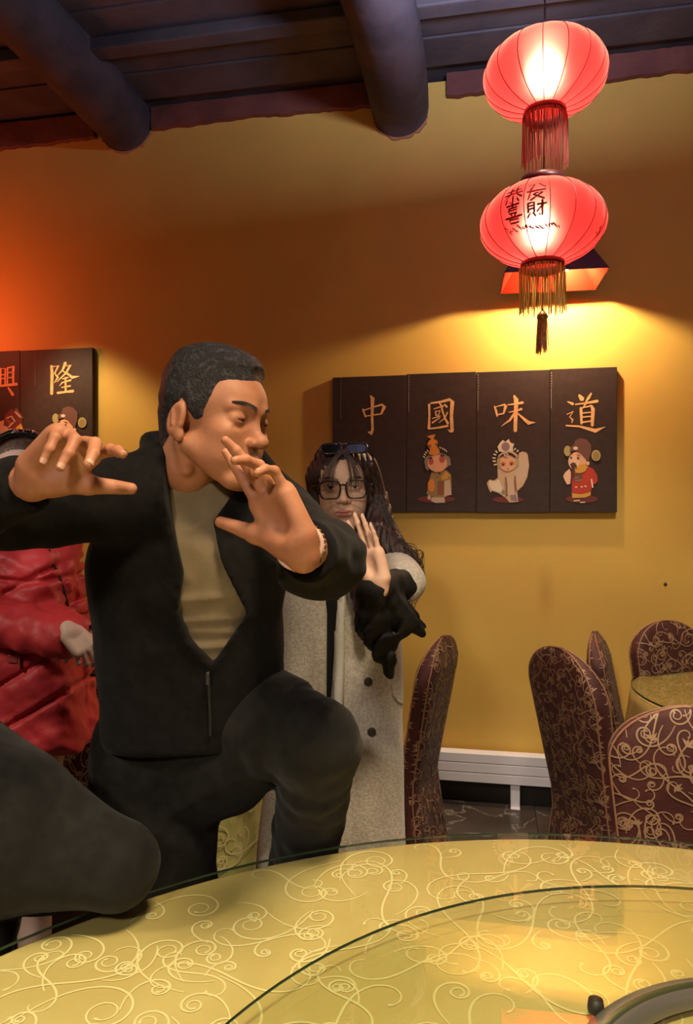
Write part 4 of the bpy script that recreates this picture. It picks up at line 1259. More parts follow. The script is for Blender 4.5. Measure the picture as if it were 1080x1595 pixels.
def hair_strips(t, M, T, s, rows, w0, m_, name='eyebrow'):
    """brows: short hair strands laid on the skin"""
    for sx in (-1, 1):
        mb = MB(); r = random.Random(4)
        for k in range(34):
            q = k / 33
            x = 0.012 + 0.036 * q; y = -0.1030 + 0.021 * q * q; z = rows + 0.006 * math.sin(q * 2.4)
            for j in range(3):
                zz = z + (j - 1) * 0.0022 * (1 - 0.5 * q)
                a = onhead(M, T, s, (sx * x, y, zz)); b = onhead(M, T, s, (sx * (x + 0.005), y + 0.0022, zz + 0.0016))
                mb.tube([a, b], [w0, w0 * 0.4], 4)
        tag(mb.build(name, m_, t), kind='stuff')

# ================================================================== PEOPLE
M_SKIN_M = skin_mat('tanned_skin', (0.35, 0.130, 0.062), (0.40, 0.160, 0.078))
M_SKIN_F = skin_mat('fair_skin', (0.62, 0.36, 0.26), (0.66, 0.40, 0.30))
M_JACK = mat('black_knit_jacket', (0.0040, 0.0028, 0.0026), 0.9, col2=(0.0065, 0.0050, 0.0045), nscale=60, bump=0.15, bscale=420, sheen=0.03, spec=0.15)
M_TROU = mat('dark_trousers', (0.0072, 0.0062, 0.0052), 0.85, col2=(0.0115, 0.0100, 0.0080), nscale=40, bump=0.12, bscale=300, sheen=0.05, spec=0.2)
M_SHIRT = mat('olive_brown_shirt', (0.15, 0.105, 0.052), 0.75, col2=(0.175, 0.12, 0.06), nscale=30, bump=0.1, bscale=380, sheen=0.2)
M_HAIRM = mat('short_greying_hair', (0.014, 0.011, 0.012), 0.5, col2=(0.085, 0.078, 0.088), nscale=110, bump=0.7, bscale=420, lo=0.50, hi=0.85, spec=0.4)
M_BROW = mat('dark_brow_hair', (0.03, 0.018, 0.014), 0.7)
M_SHOE = mat('black_leather_shoe', (0.012, 0.011, 0.011), 0.35)
M_LIPM = mat('lip_male', (0.40, 0.15, 0.10), 0.5)
M_NAIL = mat('finger_nail', (0.52, 0.27, 0.18), 0.35)
M_NAILF = mat('pale_painted_nail', (0.85, 0.66, 0.58), 0.25)

def shoe(t, ank, toe, up=(0, 0, 1)):
    ank = Vector(ank); toe = Vector(toe)
    lo = [min(ank[i], toe[i]) - 0.12 for i in range(3)]; hi = [max(ank[i], toe[i]) + 0.12 for i in range(3)]
    G = Fld(lo, hi, 0.006)
    d = (toe - ank); heel = ank + Vector((0, 0, 0)) - d.normalized() * 0.035
    dn = Vector((0, 0, -0.035)) if abs(d.normalized().z) < 0.6 else Vector((0, 0, 0))
    f = G.chain([heel + dn, toe], [0.038, 0.034]); f = smin(f, G.cap(ank, ank + Vector((0, 0, 0.03)), 0.046, 0.048), 0.04)
    if abs(d.normalized().z) < 0.6: f = smax(f, -G.plane((0, 0, 0.004), (0, 0, 1)), 0.006)
    v, q = G.mesh(f); skinobj('shoe', (v, q), M_SHOE, t)

# ---------------------------------------------------------------- THE MAN IN BLACK
man = empty('person', (-0.40, 1.68, 0), 'short-haired man in black jacket and olive shirt, one knee raised, both palms pushed out', 'person')
RS, LS = P(192, 772, 1.40), P(425, 803, 1.50)
RE, RW = P(-88, 800, 1.22), P(60, 745, 1.07)
LE, LW = P(512, 868, 1.27), P(464, 851, 1.04)
NB = P(312, 742, 1.47)
G = Fld((-0.80, 0.98, 0.84), (0.12, 1.86, 1.66), 0.007)
lean = math.radians(13)
RL = ((1, 0, 0), (0, math.cos(lean), -math.sin(lean)), (0, math.sin(lean), math.cos(lean)))
RL = ((1, 0, 0), (0, math.cos(lean), math.sin(lean)), (0, -math.sin(lean), math.cos(lean)))
torso = G.rbox((-0.328, 1.555, 1.17), (0.196, 0.128, 0.290), 0.115, RL)
torso = smin(torso, G.ell((-0.300, 1.50, 1.36), (0.175, 0.130, 0.15)), 0.05)
shou = G.chain([RS, NB - Vector((0, 0, 0.02)), LS], [0.072, 0.078, 0.068])
shou = smin(shou, G.cap(NB, NB + Vector((0.0, -0.02, 0.03)), 0.066, 0.058), 0.03)
upper = smin(torso, shou, 0.06)
slR = G.chain([RS, RE, RW + (RE - RW) * 0.12], [0.080, 0.072, 0.046], 0.03)
slR = smax(slR, G.plane(RW + (RE - RW) * 0.10, RW - RE), 0.006)
slL = G.chain([LS, LE, LW + (LE - LW) * 0.30], [0.074, 0.060, 0.049], 0.03)
# the sleeve of the bent arm hangs a little under the elbow
slL = smin(slL, G.ell(LE + Vector((-0.02, -0.02, -0.022)), (0.066, 0.075, 0.048)), 0.03)
slL = smax(slL, G.plane(LW + (LE - LW) * 0.27, LW - LE), 0.006)
jk = smin(smin(upper, slR, 0.04), slL, 0.04)
# folds
fold = noise3(G, 26, 3, 0.0045) + noise3(G, 60, 5, 0.0018)
for c_, r_, k_ in ((LE, 0.12, 55), (RE, 0.14, 50)):
    dd = np.sqrt((G.x - c_[0]) ** 2 + (G.y - c_[1]) ** 2 + (G.z - c_[2]) ** 2)
    fold = fold + 0.0030 * np.sin(dd * k_ * 1.6 + 9 * np.sin(G.z * 16) + G.x * 30) * np.exp(-(dd / r_) ** 2)
jk = jk + fold
hem = P(300, 1172, 1.50).z
jk = smax(jk, hem - G.z + 0 * G.x + 0.02 * np.sin((G.x + 0.3) * 9) * 0.3, 0.008)
# ribbed waist band
# stand-up collar, open in front
col = G.chain([P(262, 770, 1.36), P(240, 712, 1.41), P(236, 690, 1.50), P(300, 684, 1.60), P(390, 700, 1.60), P(428, 748, 1.50), P(408, 792, 1.40)], [0.016, 0.020, 0.024, 0.026, 0.025, 0.022, 0.015])
col = smin(col, G.chain([P(240, 725, 1.42), P(225, 735, 1.50)], [0.03, 0.03]), 0.03)
jk = smin(jk, col, 0.022)
d_f = 1.385
vp = [(258, 640), (262, 745), (270, 820), (288, 892), (276, 950), (290, 1000), (325, 1040), (352, 1002), (382, 958), (368, 925), (346, 872), (332, 812), (372, 752), (372, 640)]
vpw = [((u - 540) / F * d_f, EYE - (v - 797.5) / F * d_f) for u, v in vp]
pd = polysdf(G.x, G.z, vpw)
jk = jk - 0.009 * np.exp(-(pd / 0.018) ** 2) * (G.y < 1.5)
cut = np.maximum(pd, G.y - 1.50)
jk = smax(jk, -cut, 0.005)
neckhole = G.cap(P(318, 700, 1.46), P(312, 780, 1.46), 0.070, 0.066)
jk = smax(jk, -neckhole, 0.006)
v, q = G.mesh(jk)
jacket = skinobj('jacket', (v, q), M_JACK, man)
# shirt under it
G2 = Fld((-0.60, 1.30, 1.00), (0.0, 1.75, 1.62), 0.006)
torso2 = G2.rbox((-0.328, 1.555, 1.17), (0.196, 0.128, 0.290), 0.115, RL)
torso2 = smin(torso2, G2.ell((-0.300, 1.50, 1.36), (0.175, 0.130, 0.15)), 0.05)
sh2 = G2.chain([RS, NB - Vector((0, 0, 0.02)), LS], [0.060, 0.074, 0.056])
sh2 = smin(sh2, G2.cap(NB, NB + Vector((0.006, -0.03, 0.02)), 0.064, 0.060), 0.03)
sf = smin(torso2, sh2, 0.06) + 0.016
# creases across the belly and from the neck
for (u0, v0, u1, v1, rr) in ((285, 968, 372, 962, 0.006), (300, 984, 362, 985, 0.005), (288, 934, 372, 925, 0.005), (300, 826, 352, 790, 0.006), (278, 880, 300, 900, 0.004), (285, 1012, 350, 1008, 0.005)):
    g_ = G2.cap(P(u0, v0, 1.42), P(u1, v1, 1.42), 0.0)
    g_ = np.sqrt(np.maximum(g_ ** 2 - (G2.y - 1.42) ** 2, 0)); sf = sf - rr * 0.9 * np.exp(-(g_ / 0.008) ** 2) * (G2.y < 1.55)
sf = sf + noise3(G2, 30, 9, 0.002)
ncut = G2.plane(P(312, 757, 1.40), (0.05, -0.55, 1.0))
sf = smax(sf, ncut, 0.006)
rim = np.abs(ncut + 0.004) - 0.006
v, q = G2.mesh(sf); shirt = skinobj('shirt', (v, q), M_SHIRT, man)
# trousers
RH, RK, RA = Vector((-0.435, 1.66, 0.90)), Vector((-0.405, 1.655, 0.50)), Vector((-0.41, 1.745, 0.09))
LH, LK, LA = Vector((-0.28, 1.655, 0.90)), P(500, 1156, 1.44), P(462, 1405, 1.82)
G = Fld((-0.68, 1.30, 0.03), (0.10, 1.90, 1.20), 0.008)
tr = G.ell((-0.36, 1.65, 0.95), (0.185, 0.145, 0.15))
tr = smin(tr, G.chain([RH, RK, RA], [0.132, 0.118, 0.090], 0.03), 0.05)
tr = smin(tr, G.chain([LH, P(425, 1122, 1.52), LK, LA], [0.125, 0.100, 0.074, 0.078], 0.02), 0.04)
tr = tr + noise3(G, 24, 12, 0.007) + noise3(G, 60, 14, 0.004)
dd = np.sqrt((G.x - LK[0]) ** 2 + (G.y - LK[1]) ** 2 + (G.z - LK[2]) ** 2)
tr = tr + 0.004 * np.sin(dd * 120) * np.exp(-((dd - 0.13) / 0.06) ** 2)
tr = smax(tr, 0.055 - G.z + 0 * G.x, 0.01)
v, q = G.mesh(tr); skinobj('trousers', (v, q), M_TROU, man)
shoe(man, RA, RA + Vector((-0.03, -0.165, -0.055))); shoe(man, LA + Vector((0, 0.0, -0.08)), LA + Vector((0.03, -0.10, -0.20)))
# knot of the jacket hem standing up on the thigh
# body: coarse trunk and limbs under the clothes, fine head and hands, one mesh
hs = 1.055
HT = P(331, 667, 1.395)
ang = math.radians(60)
HM = frame((math.sin(ang), -math.cos(ang), -0.14), (0.05, 0.02, 1))
GH = Fld((-0.1, -0.135, -0.20), (0.1, 0.13, 0.145), 0.0018)
headm = GH.mesh(head_field(GH, True, 1.0, 0.0015, smile=0.0, necklen=0.02))
hv = xform(headm, HM, HT, hs)
G = Fld((-0.80, 1.00, 0.03), (0.12, 1.85, 1.62), 0.013)
bd = G.rbox((-0.33, 1.555, 1.16), (0.160, 0.095, 0.26), 0.09, RL)
bd = smin(bd, G.chain([RS, NB, LS], [0.045, 0.055, 0.045]), 0.04)
bd = smin(bd, G.cap(NB, HT + Vector((-0.02, 0.035, -0.03)), 0.051, 0.046), 0.02)
bd = smin(bd, G.chain([RS, RE, RW], [0.05, 0.040, 0.028]), 0.02)
bd = smin(bd, G.chain([LS, LE, LW], [0.048, 0.040, 0.028]), 0.02)
bd = smin(bd, G.chain([RH, RK, RA], [0.09, 0.065, 0.045]), 0.03)
bd = smin(bd, G.chain([LH, P(425, 1122, 1.52), LK, LA], [0.09, 0.065, 0.050, 0.045]), 0.02)
bodym = G.mesh(bd)
# left hand (right in the picture): palm to the camera, thumb out, ring and little finger bent
lh, ln = hand_mesh([(0, 3, 2), (8, 12, 8), (18, 42, 22), (20, 50, 26)], spread=(4, -1, -7, -13), thumb=(48, 6), thumb_curl=4, h=0.0016, fore=0.02)
LM = hframe((-0.45, 0.04, 0.86), (-0.50, -0.82, -0.28), False)
hs_l = 0.95
lhm = xform(lh, LM, LW, hs_l)
rh, rn = hand_mesh([(34, 16, 8), (52, 34, 18), (62, 46, 26), (68, 50, 28)], spread=(8, 1, -5, -11), thumb=(48, 8), thumb_curl=6, h=0.0016, fore=0.02)
RM = hframe((0.74, -0.30, 0.58), (0.42, -0.85, -0.30), True)
rhm = xform(rh, RM, RW, 0.98)
skinobj('body', [bodym, hv, lhm, rhm], M_SKIN_M, man)
nail_mesh(ln, LM, LW, hs_l, (0.0052, 0.0062), M_NAIL, man); nail_mesh(rn, RM, RW, 0.98, (0.0052, 0.0062), M_NAIL, man)
eyes(man, HM, HT, hs, look=(0.15, -0.9, -0.5))
hair_strips(man, HM, HT, hs, 0.0385, 0.0011, M_BROW)
M_LASH = mat('dark_lash', (0.015, 0.008, 0.007), 0.6)
def lashes(t, M, T, s, eo, dz=0.0):
    for sx in (-1, 1):
        m = MB(); m.tube([onhead(M, T, s, (sx * (0.0325 + 0.0150 * math.cos(a)), -0.0918 + 0.0075 * math.cos(a) ** 2 + (0.0030 if math.cos(a) > 0.6 else 0), 0.0168 + dz + eo * math.sin(a))) for a in [PI * k / 10 for k in range(11)]], 0.0007 * s, 5)
        m.build('eyelash', M_LASH, t)
lashes(man, HM, HT, hs, 0.0016)
# cropped hair
GH = Fld((-0.1, -0.13, -0.09), (0.1, 0.13, 0.165), 0.0022)
hb = smin(GH.ell((0, 0.014, 0.052), (0.0765, 0.096, 0.080)), GH.ell((0, -0.036, 0.046), (0.0655, 0.062, 0.056)), 0.02)
th = 0.003 + 0.017 * np.clip((GH.z - 0.06) / 0.07, 0, 1) ** 1.3 + 0.006 * np.clip((-GH.y - 0.02) / 0.06, 0, 1) * np.clip((GH.z - 0.085) / 0.03, 0, 1) + 0 * GH.x
hy = np.array([-0.13, -0.092, -0.070, -0.052, -0.046, -0.034, -0.028, -0.014, 0.010, 0.040, 0.070, 0.12])
hz = np.array([0.100, 0.090, 0.083, 0.072, 0.040, 0.016, -0.010, -0.006, 0.034, 0.010, -0.050, -0.060])
lim = np.interp(GH.y.ravel(), hy, hz).astype(np.float32)[None, :, None] + 0.006 * np.sin(GH.x * 60) * 0.5
th = th * np.clip((GH.z - lim) / 0.028, 0.15, 1)
hr = hb - th + noise3(GH, 300, 8, 0.0008) + noise3(GH, 90, 18, 0.0008)
hr = np.minimum(hr, GH.cap((0, 0.050, -0.045), (0, 0.054, 0.02), 0.050, 0.060))
hr = smax(hr, (lim - GH.z) * 0.75, 0.006)
v, q = GH.mesh(hr); skinobj('hair', xform((v, q), HM, HT, hs), M_HAIRM, man)
# zip of the jacket
M_ZIP = mat('dark_zip', (0.05, 0.045, 0.045), 0.35, metal=0.6)
def front_y(u, v):
    """where the ray through a photo spot meets the jacket front, from its mesh"""
    dg = bpy.context.evaluated_depsgraph_get()
    o = jacket; inv = Matrix.LocRotScale(man.location, man.rotation_euler, None).inverted()
    r = Vector(((u - 540.0) / F, 1, -(v - 797.5) / F)).normalized()
    ok, loc, nrm, idx = o.ray_cast(inv @ Vector((0, 0, EYE)), r)
    return (loc + man.location) if ok else None
bpy.context.view_layer.update()
pts = [front_y(u, v) for u, v in ((325, 1046), (326, 1070), (327, 1095), (328, 1120), (328, 1145))]
pts = [p + Vector((0, -0.003, 0)) for p in pts if p is not None]
if len(pts) > 1:
    m = MB(); m.tube(pts, 0.003, 6); z_ = m.build('zip', M_ZIP, man)
    m = MB(); m.bbox(pts[0] + Vector((0, -0.006, -0.012)), (0.007, 0.003, 0.024), None, 0.001); m.build('zip_pull', M_ZIP, z_)

# bracelets on the raised wrist
fd = (LE - LW).normalized()
s1 = fd.orthogonal().normalized(); s2 = fd.cross(s1)
def bracelet(name, t0, r, kind, m_, label, tilt=0.0):
    c = LW + fd * t0
    tn = (fd + s1 * tilt).normalized(); a1 = tn.orthogonal().normalized(); a2 = tn.cross(a1)
    t = empty(name, c, label, 'bracelet')
    if kind == 'beads':
        for k in range(26):
            a = 2 * PI * k / 26
            m = MB(); m.sphere(c + a1 * math.cos(a) * r + a2 * math.sin(a) * r * 0.93, 0.0042, 10); m.build('bead', m_, t, True)
    else:
        m = MB(); m.tube([c + a1 * math.cos(2 * PI * k / 40) * r + a2 * math.sin(2 * PI * k / 40) * r * 0.93 for k in range(40)], 0.0030, 8, True)
        m.tube([c + fd * 0.005 + a1 * math.cos(2 * PI * k / 40) * (r + 0.001) + a2 * math.sin(2 * PI * k / 40) * (r + 0.001) * 0.93 for k in range(40)], 0.0022, 8, True)
        m.build('band', m_, t, True)
bracelet('bracelet', 0.030, 0.034, 'beads', mat('brown_wooden_bead', (0.16, 0.06, 0.03), 0.3), 'brown bead bracelet on the raised wrist of the man in black', 0.1)
bracelet('bracelet', 0.010, 0.033, 'band', mat('pale_pink_cord', (0.55, 0.35, 0.28), 0.5), 'pale twisted cord bracelet next to the palm of the man in black', -0.12)

# ---------------------------------------------------------------- SECOND FIGURE AT THE LEFT EDGE
per2 = empty('person', (-0.97, 1.45, 0), 'person in dark trousers cut off by the left edge, bent knee over the table rim', 'person')
K2 = P(178, 1350, 1.28); M2 = P(-10, 1292, 1.28); H2 = Vector((-0.88, 1.42, 1.0)); A2 = Vector((-0.74, 1.58, 0.64))
RH2, RK2, RA2 = Vector((-1.0, 1.45, 0.92)), Vector((-1.0, 1.44, 0.5)), Vector((-1.0, 1.50, 0.09))
def legs2(G, g):
    f = G.chain([H2, M2, K2], [0.16 - g, 0.140 - g, 0.072 - g * .6], 0.03)
    f = smin(f, G.chain([K2, A2], [0.066 - g * .6, 0.060 - g * .5]), 0.02)
    f = smin(f, G.chain([RH2, RK2, RA2], [0.13 - g, 0.10 - g, 0.075 - g * .7]), 0.05)
    return smin(f, G.ell((-0.94, 1.44, 1.0), (0.18 - g, 0.14 - g, 0.14 - g)), 0.05)
G = Fld((-1.22, 1.05, 0.03), (-0.28, 1.70, 1.2), 0.009)
f = legs2(G, 0.0) + noise3(G, 26, 32, 0.006)
f = smax(f, 0.055 - G.z + 0 * G.x, 0.01)
skinobj('trousers', G.mesh(f), M_TROU, per2)
G = Fld((-1.25, 1.15, 0.9), (-0.66, 1.65, 1.62), 0.012)
f = G.rbox((-0.94, 1.43, 1.22), (0.19, 0.12, 0.24), 0.10)
f = smin(f, G.chain([(-1.10, 1.43, 1.40), (-0.78, 1.43, 1.40)], [0.07, 0.07]), 0.05)
f = smin(f, G.chain([(-1.10, 1.43, 1.40), (-1.15, 1.42, 1.15), (-1.10, 1.30, 0.98)], [0.07, 0.06, 0.045]), 0.02)
f = smin(f, G.chain([(-0.80, 1.43, 1.40), (-0.76, 1.45, 1.16), (-0.78, 1.36, 1.00)], [0.065, 0.055, 0.045]), 0.02)
skinobj('jacket', G.mesh(f + noise3(G, 26, 3, 0.003)), M_JACK, per2)
G = Fld((-1.22, 1.10, 0.03), (-0.28, 1.70, 1.62), 0.013)
f = legs2(G, 0.045); f = smin(f, G.rbox((-0.94, 1.43, 1.22), (0.15, 0.09, 0.22), 0.08), 0.04)
f = smin(f, G.cap((-0.94, 1.43, 1.38), (-0.94, 1.40, 1.58), 0.06, 0.055), 0.03)
f = smin(f, G.chain([(-1.10, 1.43, 1.40), (-1.15, 1.42, 1.15), (-1.10, 1.28, 0.95)], [0.045, 0.04, 0.028]), 0.02)
f = smin(f, G.chain([(-0.80, 1.43, 1.40), (-0.76, 1.45, 1.16), (-0.78, 1.34, 0.97)], [0.045, 0.04, 0.028]), 0.02)
H2M = frame((0.5, -0.85, -0.1)); H2T = np.array((-0.94, 1.40, 1.62))
GS = Fld((-0.1, -0.135, -0.14), (0.1, 0.13, 0.145), 0.0035)
hm2 = GS.mesh(head_field(GS, True, necklen=0.06))
hh, hn = hand_mesh([(20, 25, 15)] * 4, h=0.003, fore=0.03)
b1 = xform(hh, hframe((0.1, -0.6, -0.8), (0.9, 0, 0), False), (-1.10, 1.28, 0.95))
b2 = xform(hh, hframe((0.1, -0.6, -0.8), (-0.9, 0, 0), True), (-0.78, 1.33, 0.96))
skinobj('body', [G.mesh(f), xform(hm2, H2M, H2T), b1, b2], M_SKIN_M, per2)
GS = Fld((-0.1, -0.13, -0.09), (0.1, 0.13, 0.165), 0.004)
f = GS.ell((0, 0.014, 0.052), (0.0765, 0.096, 0.080)) - 0.012
f = smax(f, (np.interp(GS.y.ravel(), hy, hz).astype(np.float32)[None, :, None] - GS.z) + 0 * GS.x, 0.006)
skinobj('hair', xform(GS.mesh(f), H2M, H2T), M_HAIRM, per2)
eyes(per2, H2M, H2T, 1.0)
shoe(per2, RA2, RA2 + Vector((0.05, -0.19, -0.055))); shoe(per2, A2 + Vector((-0.02, 0.02, -0.07)), A2 + Vector((0.02, -0.07, -0.19)))

# ---------------------------------------------------------------- WOMAN IN THE LONG GREY COAT
M_COAT = mat('grey_wool_coat', (0.40, 0.345, 0.29), 0.9, col2=(0.52, 0.46, 0.40), nscale=120, bump=0.35, bscale=260, sheen=0.3, spec=0.2)
M_BLK = mat('black_ruffled_cloth', (0.007, 0.006, 0.007), 0.75, bump=0.2, bscale=150, spec=0.25)
M_HAIRF = mat('long_dark_brown_hair', (0.022, 0.011, 0.010), 0.5, col2=(0.055, 0.026, 0.021), nscale=60, bump=0.3, bscale=200, spec=0.4)
wom = empty('person', (-0.03, 2.07, 0), 'long-haired woman in black-framed glasses and long grey wool coat, one palm raised', 'person')
WT = P(534, 769, 2.06) ; WM = frame((0.02, -1, -0.02), (-0.03, 0, 1)); ws = 1.0
GH = Fld((-0.1, -0.135, -0.20), (0.1, 0.13, 0.145), 0.002)
wh = xform(GH.mesh(head_field(GH, False, 0.6, 0.0034, jaw=0.82, smile=0.0)), WM, WT, ws)
WSh, WEl, WWr = P(608, 876, 2.05), P(628, 908, 1.84), P(590, 909, 1.66)
WS2, WE2, WW2 = P(462, 880, 2.08), P(446, 1010, 2.08), P(470, 1130, 1.98)
G = Fld((-0.34, 1.62, 0.02), (0.24, 2.32, 1.50), 0.013)
f = G.rbox((-0.02, 2.08, 1.12), (0.14, 0.085, 0.26), 0.08)
f = smin(f, G.chain([WSh, (0.0, 2.08, 1.36), WS2], [0.04, 0.05, 0.04]), 0.03)
f = smin(f, G.cap((-0.01, 2.09, 1.34), (-0.01, 2.08, 1.47), 0.047, 0.044), 0.02)
f = smin(f, G.chain([WSh, WEl, WWr], [0.036, 0.030, 0.022]), 0.01)
f = smin(f, G.chain([WS2, WE2, WW2], [0.036, 0.030, 0.022]), 0.01)
f = smin(f, G.ell((-0.02, 2.08, 0.90), (0.16, 0.11, 0.13)), 0.04)
for sx in (-1, 1):
    f = smin(f, G.chain([(-0.02 + sx * 0.08, 2.08, 0.85), (-0.02 + sx * 0.085, 2.07, 0.47), (-0.02 + sx * 0.085, 2.10, 0.08)], [0.08, 0.055, 0.04]), 0.03)
wb = G.mesh(f)
wl_, wn = hand_mesh([(3, 4, 2), (2, 3, 2), (3, 5, 3), (6, 8, 4)], spread=(4, 1, -2, -6), thumb=(26, 20), thumb_curl=8, h=0.0017, fore=0.02, slim=0.88, wrist_r=(0.024, 0.018))
WHM = hframe((-0.26, 0.10, 0.95), (-0.62, -0.78, 0.0), False)
wr_, wn2 = hand_mesh([(25, 30, 15)] * 4, h=0.003, fore=0.02, slim=0.88)
W2M = hframe((0.2, -0.4, -0.9), (0.9, 0.1, 0), True)
skinobj('body', [wb, wh, xform(wl_, WHM, WWr, 0.85), xform(wr_, W2M, WW2, 0.9)], M_SKIN_F, wom)
nail_mesh(wn, WHM, WWr, 0.85, (0.005, 0.0085), M_NAILF, wom)
eyes(wom, WM, WT, ws)
lashes(wom, WM, WT, ws, 0.0040)
hair_strips(wom, WM, WT, ws, 0.0365, 0.0005, mat('soft_brow_hair', (0.10, 0.05, 0.035), 0.7))
GL = Fld((-0.028, -0.112, -0.068), (0.028, -0.078, -0.038), 0.0012)
f = head_field(GL, False, 0.6, 0.0034, jaw=0.82) - 0.0006
lipm = np.minimum(GL.ell((0, -0.10, -0.0478), (0.0215, 0.014, 0.0046)), GL.ell((0, -0.10, -0.0568), (0.0175, 0.014, 0.0055)))
skinobj('lips', xform(GL.mesh(np.maximum(f, lipm)), WM, WT, ws), mat('muted_rose_lips', (0.42, 0.13, 0.11), 0.4), wom)
# coat
G = Fld((-0.36, 1.72, 0.26), (0.30, 2.36, 1.46), 0.008)
dC = 2.0
cp = [(462, 858), (500, 836), (580, 836), (612, 862), (622, 930), (628, 1010), (632, 1310), (640, 1520), (392, 1520), (404, 1310), (424, 1010), (434, 900)]
cpw = [((u - 540) / F * dC, EYE - (v - 797.5) / F * dC) for u, v in cp]
body2 = polysdf(G.x, G.z, cpw)
depth = np.abs(G.y - 2.08) - (0.125 + 0.04 * np.clip((1.0 - G.z), 0, 0.8)) + 0.25 * np.clip(G.z - 1.25, 0, 1)
ct = smax(body2, depth, 0.13)
slv = G.chain([WSh, WEl + Vector((0.004, 0, 0.002))], [0.060, 0.052]); slv = smax(slv, G.plane(WEl + Vector((0.0, -0.050, 0)), (-0.45, -0.85, -0.1)), 0.03)
slv2 = G.chain([WS2, WE2, WW2 + (WE2 - WW2) * 0.1], [0.058, 0.054, 0.048])
ct = smin(smin(ct, slv, 0.03), slv2, 0.012)
# soft vertical folds of the skirt part and the front edge of the coat
ct = ct + 0.009 * np.sin(G.x * 62 + 1.0) * np.clip(1.12 - G.z, 0, 0.6) + noise3(G, 18, 41, 0.004)
op = [((u - 540) / F * 1.93, EYE - (v - 797.5) / F * 1.93) for u, v in ((497, 840), (545, 840), (524, 960), (516, 1085), (512, 1180), (508, 1085), (509, 960))]
pdc = polysdf(G.x, G.z, op)
cutd = np.maximum(pdc, G.y - 2.02)
ed = pdc + 0 * G.y
ct = ct - 0.008 * np.exp(-((ed - 0.022) / 0.020) ** 2) * (G.y < 2.05)
ct = smax(ct, -cutd, 0.005)
ct = smax(ct, -G.cap((-0.01, 2.06, 1.33), (-0.01, 2.05, 1.6), 0.06, 0.07), 0.01)
coat = skinobj('coat', G.mesh(ct), M_COAT, wom)
G = Fld((-0.25, 1.85, 0.5), (0.2, 2.25, 1.42), 0.012)
f = smax(polysdf(G.x, G.z, cpw) + 0.03, depth[:1, :1, :1] * 0 + np.abs(G.y - 2.08) - 0.105, 0.10)
skinobj('sweater', G.mesh(f), M_BLK, wom)
def hit(o, owner, u, v, back=0.0):
    inv = Matrix.LocRotScale(owner.location, owner.rotation_euler, None).inverted()
    r = Vector(((u - 540.0) / F, 1, -(v - 797.5) / F)).normalized()
    ok, loc, nrm, idx = o.ray_cast(inv @ Vector((0, 0, EYE)), r)
    return (loc + owner.location - r * back) if ok else None
bpy.context.view_layer.update()
M_BTN = mat('dark_brown_button', (0.035, 0.02, 0.015), 0.3)
for u, v in ((572, 990), (574, 1062), (579, 1140)):
    p = hit(coat, wom, u, v, 0.0)
    if p:
        m = MB(); R_ = 0.0115
        vs = []; fs = []; n = 20
        pr = [(0.0, -0.006), (R_ * 0.6, -0.006), (R_ * 0.85, -0.0075), (R_, -0.005), (R_, 0.003)]
        for r_, y_ in pr:
            for k in range(n): vs.append(p + Vector((r_ * math.cos(2 * PI * k / n), y_, r_ * math.sin(2 * PI * k / n))))
        for i in range(len(pr) - 1):
            for k in range(n): fs.append((i * n + k, i * n + (k + 1) % n, (i + 1) * n + (k + 1) % n, (i + 1) * n + k))
        mkobj('button', vs, fs, M_BTN, wom, smooth=True)
# turned front edge (lapel) of the coat, standing a little proud
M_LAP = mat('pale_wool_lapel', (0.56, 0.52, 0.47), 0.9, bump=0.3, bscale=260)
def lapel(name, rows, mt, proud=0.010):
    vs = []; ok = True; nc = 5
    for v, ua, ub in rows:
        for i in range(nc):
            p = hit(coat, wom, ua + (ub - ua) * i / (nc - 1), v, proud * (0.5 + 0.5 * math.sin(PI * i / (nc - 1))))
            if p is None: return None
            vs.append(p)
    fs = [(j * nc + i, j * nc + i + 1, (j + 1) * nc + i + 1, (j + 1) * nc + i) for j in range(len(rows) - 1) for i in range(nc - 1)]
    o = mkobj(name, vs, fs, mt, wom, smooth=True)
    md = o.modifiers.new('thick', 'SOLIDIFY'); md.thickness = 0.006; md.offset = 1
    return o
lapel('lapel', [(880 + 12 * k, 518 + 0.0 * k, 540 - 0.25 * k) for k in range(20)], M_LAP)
pk = [hit(coat, wom, u, v, 0.003) for u, v in ((611, 1066), (613, 1082), (620, 1092), (627, 1096))]
pk = [p for p in pk if p]
if len(pk) > 1:
    m = MB(); m.tube(pk, 0.004, 6); m.build('pocket_edge', M_COAT, wom)
# black sleeve with ruffles hanging from the forearm
G = Fld((0.0, 1.50, 0.98), (0.28, 1.98, 1.36), 0.005)
f = G.chain([WEl + Vector((0, -0.02, -0.002)), P(604, 910, 1.74), WWr + Vector((0.002, 0.01, -0.012))], [0.038, 0.035, 0.031])
f = smin(f, G.chain([P(578, 918, 1.68), P(582, 965, 1.72), P(600, 1012, 1.76), P(606, 1046, 1.78)], [0.034, 0.045, 0.030, 0.012]), 0.02)
f = smin(f, G.chain([P(604, 932, 1.72), P(628, 966, 1.76), P(658, 984, 1.78)], [0.030, 0.038, 0.009]), 0.02)
f = f + 0.006 * np.sin(G.x * 120 + 5 * np.sin(G.z * 40 + G.y * 30)) * np.clip((1.28 - G.z) / 0.1, 0, 1) + noise3(G, 70, 51, 0.004)
skinobj('ruffled_sleeve', G.mesh(f), M_BLK, wom)
